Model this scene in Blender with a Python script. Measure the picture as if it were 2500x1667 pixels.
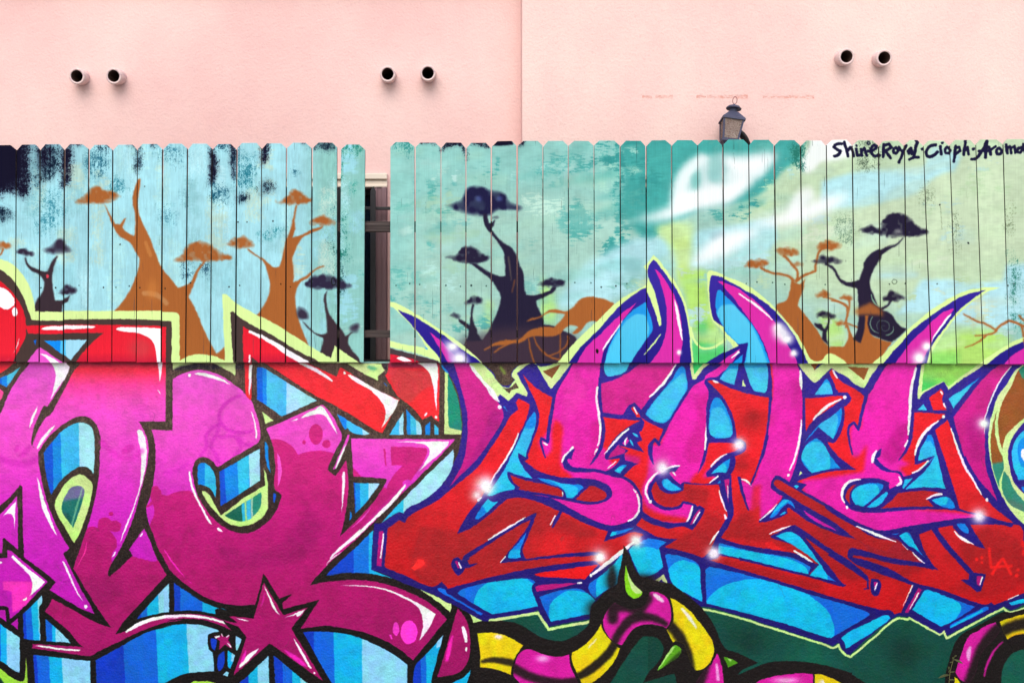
import numpy as np
import bpy, bmesh, math, random
from mathutils import Vector, Matrix
from mathutils.geometry import tessellate_polygon
R = math.radians
sc = bpy.context.scene
for o in list(bpy.data.objects): bpy.data.objects.remove(o)

# ------------------------------------------------------------------ layout, camera, sky, sun
S = 0.0023                                       # metres per layout unit on the painted wall
D = 5.6                                          # camera to painted wall
CX, CZ = (1130-1250)*S, 0.25+833.5*S
def at(px, py, y=0.):                            # layout unit -> point on the plane at depth y
    x, z = (px-1250)*S, 0.25+(1667-py)*S
    k = (D+y)/D
    return Vector((CX+(x-CX)*k, y, CZ+(z-CZ)*k))
cam = bpy.data.cameras.new('camera'); cam_o = bpy.data.objects.new('camera', cam); sc.collection.objects.link(cam_o)
cam_o.location = (CX, -D, CZ); cam_o.rotation_euler = (R(90), 0, 0)
cam.sensor_width = 36; cam.lens = 36*D/(2500*S); cam.shift_x = (1250-1130)/2500; cam.clip_end = 3000
sc.camera = cam_o
SUN_EL, SUN_AZ = 48, 10                          # degrees above the horizon, towards the camera's left
w = bpy.data.worlds.new('World'); sc.world = w; w.use_nodes = True
nt = w.node_tree; bgn = nt.nodes['Background']
sky = nt.nodes.new('ShaderNodeTexSky'); sky.sky_type = 'NISHITA'; sky.sun_disc = False
sky.sun_elevation = R(SUN_EL); sky.sun_rotation = R(180+SUN_AZ); sky.air_density = 1.6; sky.dust_density = 2
nt.links.new(sky.outputs[0], bgn.inputs[0]); bgn.inputs[1].default_value = SKYSTR = 0.15
sun = bpy.data.lights.new('sun', 'SUN'); sun.energy = 1.5; sun.angle = R(55); sun.color = (1, .985, .965)
sun_o = bpy.data.objects.new('sun', sun); sc.collection.objects.link(sun_o)
_d = Vector((math.sin(R(SUN_AZ))*math.cos(R(SUN_EL)), math.cos(R(SUN_AZ))*math.cos(R(SUN_EL)), -math.sin(R(SUN_EL))))
sun_o.rotation_euler = _d.to_track_quat('-Z', 'Y').to_euler()
sc.view_settings.view_transform = 'Standard'; sc.view_settings.look = 'None'
sc.view_settings.exposure = 0.5; sc.view_settings.gamma = 1
sc.cycles.max_bounces = 5; sc.cycles.use_adaptive_sampling = True; sc.cycles.adaptive_threshold = .025


# ---- paint engine: rasterises traced spray-can shapes into a texture array (numpy only)
PX0, PY0, PX1, PY1 = -20, 330, 2520, 1700        # painted area in layout units
PS = 1.0                                         # texels per layout unit
PW, PH = int((PX1-PX0)*PS), int((PY1-PY0)*PS)
def srgb(h):
    return np.array([int(h[i:i+2], 16)/255. for i in (0, 2, 4)], np.float32)
TILES = {}
for _r, _y in (('A', 860), ('B', 1100), ('C', 1347), ('F', 600), ('E', 330)):
    for _i, _x in enumerate((0, 400, 800, 1200, 1600, 2020)):
        TILES[_r+str(_i+1)] = (_x, _y, 4.9)
for _i, _x in enumerate((0, 400, 800, 1200, 1600, 2020)):
    TILES['F'+str(_i+1)] = (_x, 600, 2.8); TILES['E'+str(_i+1)] = (_x, 330, 2.8)
TILES['O'] = (0, 0, 1.0)
TILES['D'] = (0, 0, 2352/2500.)
CANVAS = np.zeros((PH, PW, 3), np.float32)
def smooth(pts, closed, ang=48):
    P = np.array(pts, float); n = len(P)
    if n < 3: return P
    out = []
    def corner(i):
        if not closed and i in (0, n-1): return True
        a = P[i]-P[i-1]; b = P[(i+1) % n]-P[i]
        la, lb = np.hypot(*a), np.hypot(*b)
        if la < 1e-6 or lb < 1e-6: return True
        c = np.clip((a@b)/(la*lb), -1, 1)
        return math.degrees(math.acos(c)) > ang
    C = [corner(i) for i in range(n)]
    for i in range(n if closed else n-1):
        j = (i+1) % n
        p, q = P[i], P[j]; L = np.hypot(*(q-p))
        def tan(k):
            t = P[(k+1) % n]-P[k-1]; l = np.hypot(*t)
            return t/max(l, 1e-6)*L
        m0 = (q-p) if C[i] else tan(i)
        m1 = (q-p) if C[j] else tan(j)
        if C[i] and not C[j]: m0 = 2*(q-p)-m1; m0 = m0/max(np.hypot(*m0), 1e-6)*L
        if C[j] and not C[i]: m1 = 2*(q-p)-m0; m1 = m1/max(np.hypot(*m1), 1e-6)*L
        k = 1 if (C[i] and C[j]) else max(2, min(14, int(L/5)))
        t = np.linspace(0, 1, k, endpoint=False)[:, None]
        out.append((2*t**3-3*t**2+1)*p+(t**3-2*t**2+t)*m0+(-2*t**3+3*t**2)*q+(t**3-t**2)*m1)
    if not closed: out.append(P[-1:])
    return np.concatenate(out)
SUB = 4
LIMIT = [None]                                   # row limit while painting the fence
_rng = np.random.default_rng(5)
def _rank(a):
    a = a-a.mean(); a = a/a.std()
    return 1/(1+np.exp(-1.7*a))
def _grid(c):                                    # smooth random field with cells of c texels
    h, w = PH//c+3, PW//c+3
    g = _rng.standard_normal((h, w)).astype(np.float32)
    y = np.arange(PH)/c; x = np.arange(PW)/c
    y0 = y.astype(int); x0 = x.astype(int); fy = (y-y0)[:, None]; fx = (x-x0)[None]
    fy = fy*fy*(3-2*fy); fx = fx*fx*(3-2*fx)
    t = g[y0]*(1-fy)+g[y0+1]*fy
    return t[:, x0]*(1-fx)+t[:, x0+1]*fx
def _noise():
    a = _rng.standard_normal((PH, PW)).astype(np.float32)
    v = a+.7*np.roll(a, 1, 0)+.4*np.roll(a, 1, 1)
    h = _rng.standard_normal((1, PW)).astype(np.float32)      # wood grain columns
    return _rank(v/1.3+.5*_grid(6)+.5*_grid(17)+.45*h), _rank(_bl(a, 1, 7)/14+.5*_grid(12)+.5*_grid(40)), _rank(_grid(7)+.8*_grid(14)), _rank(_grid(13)+_grid(34)), _rank(_bl(a, 11, 1)/9+.6*_grid(30))
def _bl(a, ky, kx):
    for ax, k in ((0, ky), (1, kx)):
        c = np.cumsum(np.pad(a, [(k+1, k) if q == ax else (0, 0) for q in (0, 1)], mode='edge'), ax); n = a.shape[ax]
        a = np.take(c, range(2*k+1, 2*k+1+n), ax)-np.take(c, range(0, n), ax)
    return a
NDRY, NBRUSH, NC1, NC2, NVERT = _noise()
def fill_mask(pts, pad=0):
    P = (np.asarray(pts, float)-(PX0, PY0))*PS
    x0 = max(0, int(P[:, 0].min())-2-pad); x1 = min(PW, int(P[:, 0].max())+3+pad)
    y0 = max(0, int(P[:, 1].min())-2-pad); y1 = min(PH, int(P[:, 1].max())+3+pad)
    if x1 <= x0 or y1 <= y0: return None
    W, H = x1-x0, y1-y0
    acc = np.zeros((H*SUB, W+1), np.float32)
    Q = np.roll(P, -1, 0)
    for (ax, ay), (bx, by) in zip(P, Q):
        s = 1.
        if ay > by: ax, ay, bx, by, s = bx, by, ax, ay, -1.
        r0 = max(0, math.ceil((ay-y0)*SUB-.5)); r1 = min(H*SUB, math.ceil((by-y0)*SUB-.5))
        if r1 <= r0: continue
        r = np.arange(r0, r1)
        x = ax+((r+.5)/SUB+y0-ay)*(bx-ax)/(by-ay)-x0
        x = np.clip(x, 0, W-.001); i = x.astype(int); f = x-i
        acc[r, i] += s*(1-f); acc[r, i+1] += s*f
    m = np.cumsum(acc, 1)[:, :W].reshape(H, SUB, W).mean(1)
    return x0, y0, np.clip(np.abs(m), 0, 1)
def blur(m, r):
    r = r*PS
    if r < .6: return m
    k = max(1, int(round(r*.6)))
    for _ in range(2):
        for ax in (0, 1):
            c = np.cumsum(np.pad(m, [(k+1, k) if a == ax else (0, 0) for a in (0, 1)], mode='edge'), ax)
            n = m.shape[ax]
            m = (np.take(c, range(2*k+1, 2*k+1+n), ax)-np.take(c, range(0, n), ax))/(2*k+1)
    return m
def stroke_mask(pts, ws, pad=0):
    P = (smooth(pts, False, 60)-(PX0, PY0))*PS
    d = np.concatenate([[0], np.cumsum(np.hypot(*np.diff(P, axis=0).T))]); d /= max(d[-1], 1e-6)
    R = np.interp(d, np.linspace(0, 1, len(ws)), ws)*PS/2
    rm = R.max()+2+pad
    x0 = max(0, int(P[:, 0].min()-rm)); x1 = min(PW, int(P[:, 0].max()+rm)+1)
    y0 = max(0, int(P[:, 1].min()-rm)); y1 = min(PH, int(P[:, 1].max()+rm)+1)
    if x1 <= x0 or y1 <= y0: return None
    m = np.zeros((y1-y0, x1-x0), np.float32)
    for k in range(len(P)-1):
        a, b = P[k], P[k+1]; r = max(R[k], R[k+1])+2
        u0 = max(x0, int(min(a[0], b[0])-r)); u1 = min(x1, int(max(a[0], b[0])+r)+1)
        v0 = max(y0, int(min(a[1], b[1])-r)); v1 = min(y1, int(max(a[1], b[1])+r)+1)
        if u1 <= u0 or v1 <= v0: continue
        X = np.arange(u0, u1)[None]+.5-a[0]; Y = np.arange(v0, v1)[:, None]+.5-a[1]
        e = b-a; L2 = max(e@e, 1e-9)
        t = np.clip((X*e[0]+Y*e[1])/L2, 0, 1)
        D = np.hypot(X-t*e[0], Y-t*e[1])-(R[k]+(R[k+1]-R[k])*t)
        sl = m[v0-y0:v1-y0, u0-x0:u1-x0]
        np.maximum(sl, np.clip(.5-D, 0, 1), out=sl)
    return x0, y0, m
CLIP = [None]
def colour(c, x0, y0, shape):
    g = PAL.get(c, c)
    if isinstance(g, str): return srgb(g)
    ys = np.arange(y0, y0+shape[0])/PS+PY0
    cs = np.stack([srgb(h) for _, h in g]); k = [y for y, _ in g]
    return np.stack([np.interp(ys, k, cs[:, i]) for i in range(3)], 1)[:, None, :].astype(np.float32)
def comp(mk, col, alpha=1., soft=0., clip=False, setclip=False, dith=None):
    if mk is None: return
    x0, y0, m = mk
    if soft: m = blur(m, soft*(1.7 if dith in ('d', 'b') else 1.))
    H, W = m.shape
    if clip and CLIP[0] is not None:
        cx, cy, cm = CLIP[0]
        z = np.zeros_like(m)
        a0, b0 = max(x0, cx), max(y0, cy); a1, b1 = min(x0+W, cx+cm.shape[1]), min(y0+H, cy+cm.shape[0])
        if a1 <= a0 or b1 <= b0: return
        z[b0-y0:b1-y0, a0-x0:a1-x0] = cm[b0-cy:b1-cy, a0-cx:a1-cx]
        m = m*z
    if dith is not None:
        if dith == 'c':
            nn = (NC2 if soft >= 8 else NC1)[y0:y0+H, x0:x0+W]
            m = np.clip(m*1.35-.26+(nn-.5)*.65*np.clip(4*m*(1.25-m), 0, 1), 0, 1)
        else:
            nn = (NDRY if dith == 'd' else NBRUSH)[y0:y0+H, x0:x0+W]
            m = np.clip((m*alpha*1.1-nn)*(4 if dith == 'd' else 3)+.45, 0, 1)*(m > .02); alpha = 1.
    if LIMIT[0] is not None:
        m = m*np.clip(LIMIT[0][x0:x0+W][None]-(np.arange(y0, y0+H)[:, None]), 0, 1)
    if setclip: CLIP[0] = (x0, y0, m)
    s = CANVAS[y0:y0+H, x0:x0+W]
    s += (colour(col, x0, y0, m.shape)-s)*(m*alpha)[..., None]
def points(tok):
    t = TILES['O']; out = []
    for w in tok:
        if w[0] == '@': t = TILES[w[1:]]; continue
        a, b = w.split(',')
        out.append((t[0]+float(a)/t[2], t[1]+float(b)/t[2]))
    return out
LAST = [None]
def paint(text):
    cur = '@O'
    for line in text.splitlines():
        tok = line.split('#')[0].split()
        if not tok: continue
        if tok[0][0] == '@': cur = tok[0]; continue
        ft = [t for t in tok if t[0] == '@']
        if ft and tok.index(ft[0]) <= 3 and not any(',' in t for t in tok[:tok.index(ft[0])]): cur = ft[0]
        op, col = tok[0], tok[1]; soft = 0.; al = 1.
        if '~' in col: col, s = col.split('~'); soft = float(s)
        if '/' in col: col, s = col.split('/'); al = float(s)
        pad = int(soft*PS*(4 if op in 'db' else 2.5))+1 if soft else 0
        clip = op in 'kSG'
        if op in 'Ffkdbc':
            mk = fill_mask(smooth(points([cur]+tok[2:]), True), pad)
        elif op in 'LlK':                       # straight-edged fill
            mk = fill_mask(points([cur]+tok[2:]), pad); clip = op == 'K'
        elif op in 'sS':
            mk = stroke_mask(points([cur]+tok[3:]), [float(v) for v in tok[2].split('-')], pad)
        elif op in 'gG':                        # soft spray spot: radius x[:y]
            rr = [float(v) for v in tok[2].split(':')]
            for (cx, cy) in points([cur]+tok[3:]):
                rx, ry = rr[0]*PS, rr[-1]*PS; px, py = (cx-PX0)*PS, (cy-PY0)*PS
                x0, x1 = max(0, int(px-2.6*rx)), min(PW, int(px+2.6*rx)+1)
                y0, y1 = max(0, int(py-2.6*ry)), min(PH, int(py+2.6*ry)+1)
                if x1 <= x0 or y1 <= y0: continue
                X = (np.arange(x0, x1)[None]-px)/rx; Y = (np.arange(y0, y1)[:, None]-py)/ry
                comp((x0, y0, np.clip(1.25*np.exp(-(X*X+Y*Y)*1.1)-.02, 0, 1).astype(np.float32)), col, al, 0, clip)
            continue
        elif op in 'eE':                        # ellipse rx:ry
            rx, ry = [float(v) for v in tok[2].split(':')]
            for (cx, cy) in points([cur]+tok[3:]):
                t = np.linspace(0, 2*math.pi, 40, endpoint=False)
                comp(fill_mask(np.stack([cx+rx*np.cos(t), cy+ry*np.sin(t)], 1), pad), col, al, soft, op == 'E')
            continue
        comp(mk, col, al, soft, clip, op in 'FL', op if op in 'dbc' else None)

PAL = {  # colours by height: sprayed fades plus painted-in light falloff and fence shadow
 'K': [(880, '4a3832'), (1100, '3c2c27'), (1300, '241816'), (1500, '0e0909')],  # black lifted to brown higher up, standing in for sky gloss
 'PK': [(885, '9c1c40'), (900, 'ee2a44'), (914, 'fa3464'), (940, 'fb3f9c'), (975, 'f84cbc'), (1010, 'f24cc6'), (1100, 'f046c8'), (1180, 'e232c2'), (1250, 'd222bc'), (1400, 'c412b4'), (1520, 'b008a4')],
 'PL': [(848, 'ec54c8'), (900, 'ea56cc'), (1000, 'f250ca'), (1100, 'f048c8'), (1180, 'e434c4'), (1250, 'd224be'), (1400, 'c814b6'), (1520, 'b40aa6')],
 'MG': [(1040, 'd4207e'), (1150, 'd01c7c'), (1300, 'b80c70'), (1450, 'b00a66'), (1600, 'a00860')],
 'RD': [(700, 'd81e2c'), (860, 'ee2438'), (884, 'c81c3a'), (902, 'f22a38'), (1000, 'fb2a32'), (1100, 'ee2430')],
 'W': 'fbf6fa',
 'LM': [(700, 'dff5a0'), (1000, 'd4f29a'), (1250, 'cbee8c'), (1450, 'b2e060'), (1600, 'a0d63e')],
 'S1': [(900, '0a66dc'), (1200, '0a4ed2'), (1500, '0438c2')],
 'S2': [(900, '1288ea'), (1200, '0a86e4'), (1500, '0662d6')],
 'S3': [(900, '52c0ee'), (1200, '2cbcec'), (1500, '06b0e4')],
 'S4': [(900, 'a6e0f6'), (1200, 'a8e2f4'), (1500, '8ad2ee')],
 'R': [(880, 'e02a30'), (1000, 'f01f28'), (1150, 'ea1a26'), (1250, 'd41c24'), (1350, 'c8161e'), (1480, 'c40c14')],
 'DR': [(1150, 'c41e26'), (1250, 'b21a22'), (1400, 'a81218'), (1500, 'b00c14')],
 'BR': [(880, 'f8262c'), (1500, 'e60a12')],
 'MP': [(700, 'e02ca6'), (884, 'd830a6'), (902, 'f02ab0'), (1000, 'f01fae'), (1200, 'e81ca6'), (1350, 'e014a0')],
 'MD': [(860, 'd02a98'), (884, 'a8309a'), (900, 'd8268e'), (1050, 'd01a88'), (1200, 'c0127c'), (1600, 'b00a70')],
 'CY': [(700, '62cdf2'), (900, '48c4ee'), (1100, '30c0ec'), (1250, '16c0ea'), (1400, '08bdea'), (1500, '04b6e6')],
 'CB': [(700, '2a9ce8'), (900, '1896e8'), (1150, '0a8ce4'), (1350, '0a78e0'), (1500, '0664d8')],
 'Y': [(1500, 'ecd60a'), (1667, 'e4cc06')],
 'BK': '140e0e',
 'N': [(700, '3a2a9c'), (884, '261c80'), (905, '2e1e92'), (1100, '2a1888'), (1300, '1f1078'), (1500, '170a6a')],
 'LP': [(700, 'dcf4a4'), (1000, 'd8f2a0'), (1600, 'cdea90')], 'TL': '149078', 'TD': '06604e',
}
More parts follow.
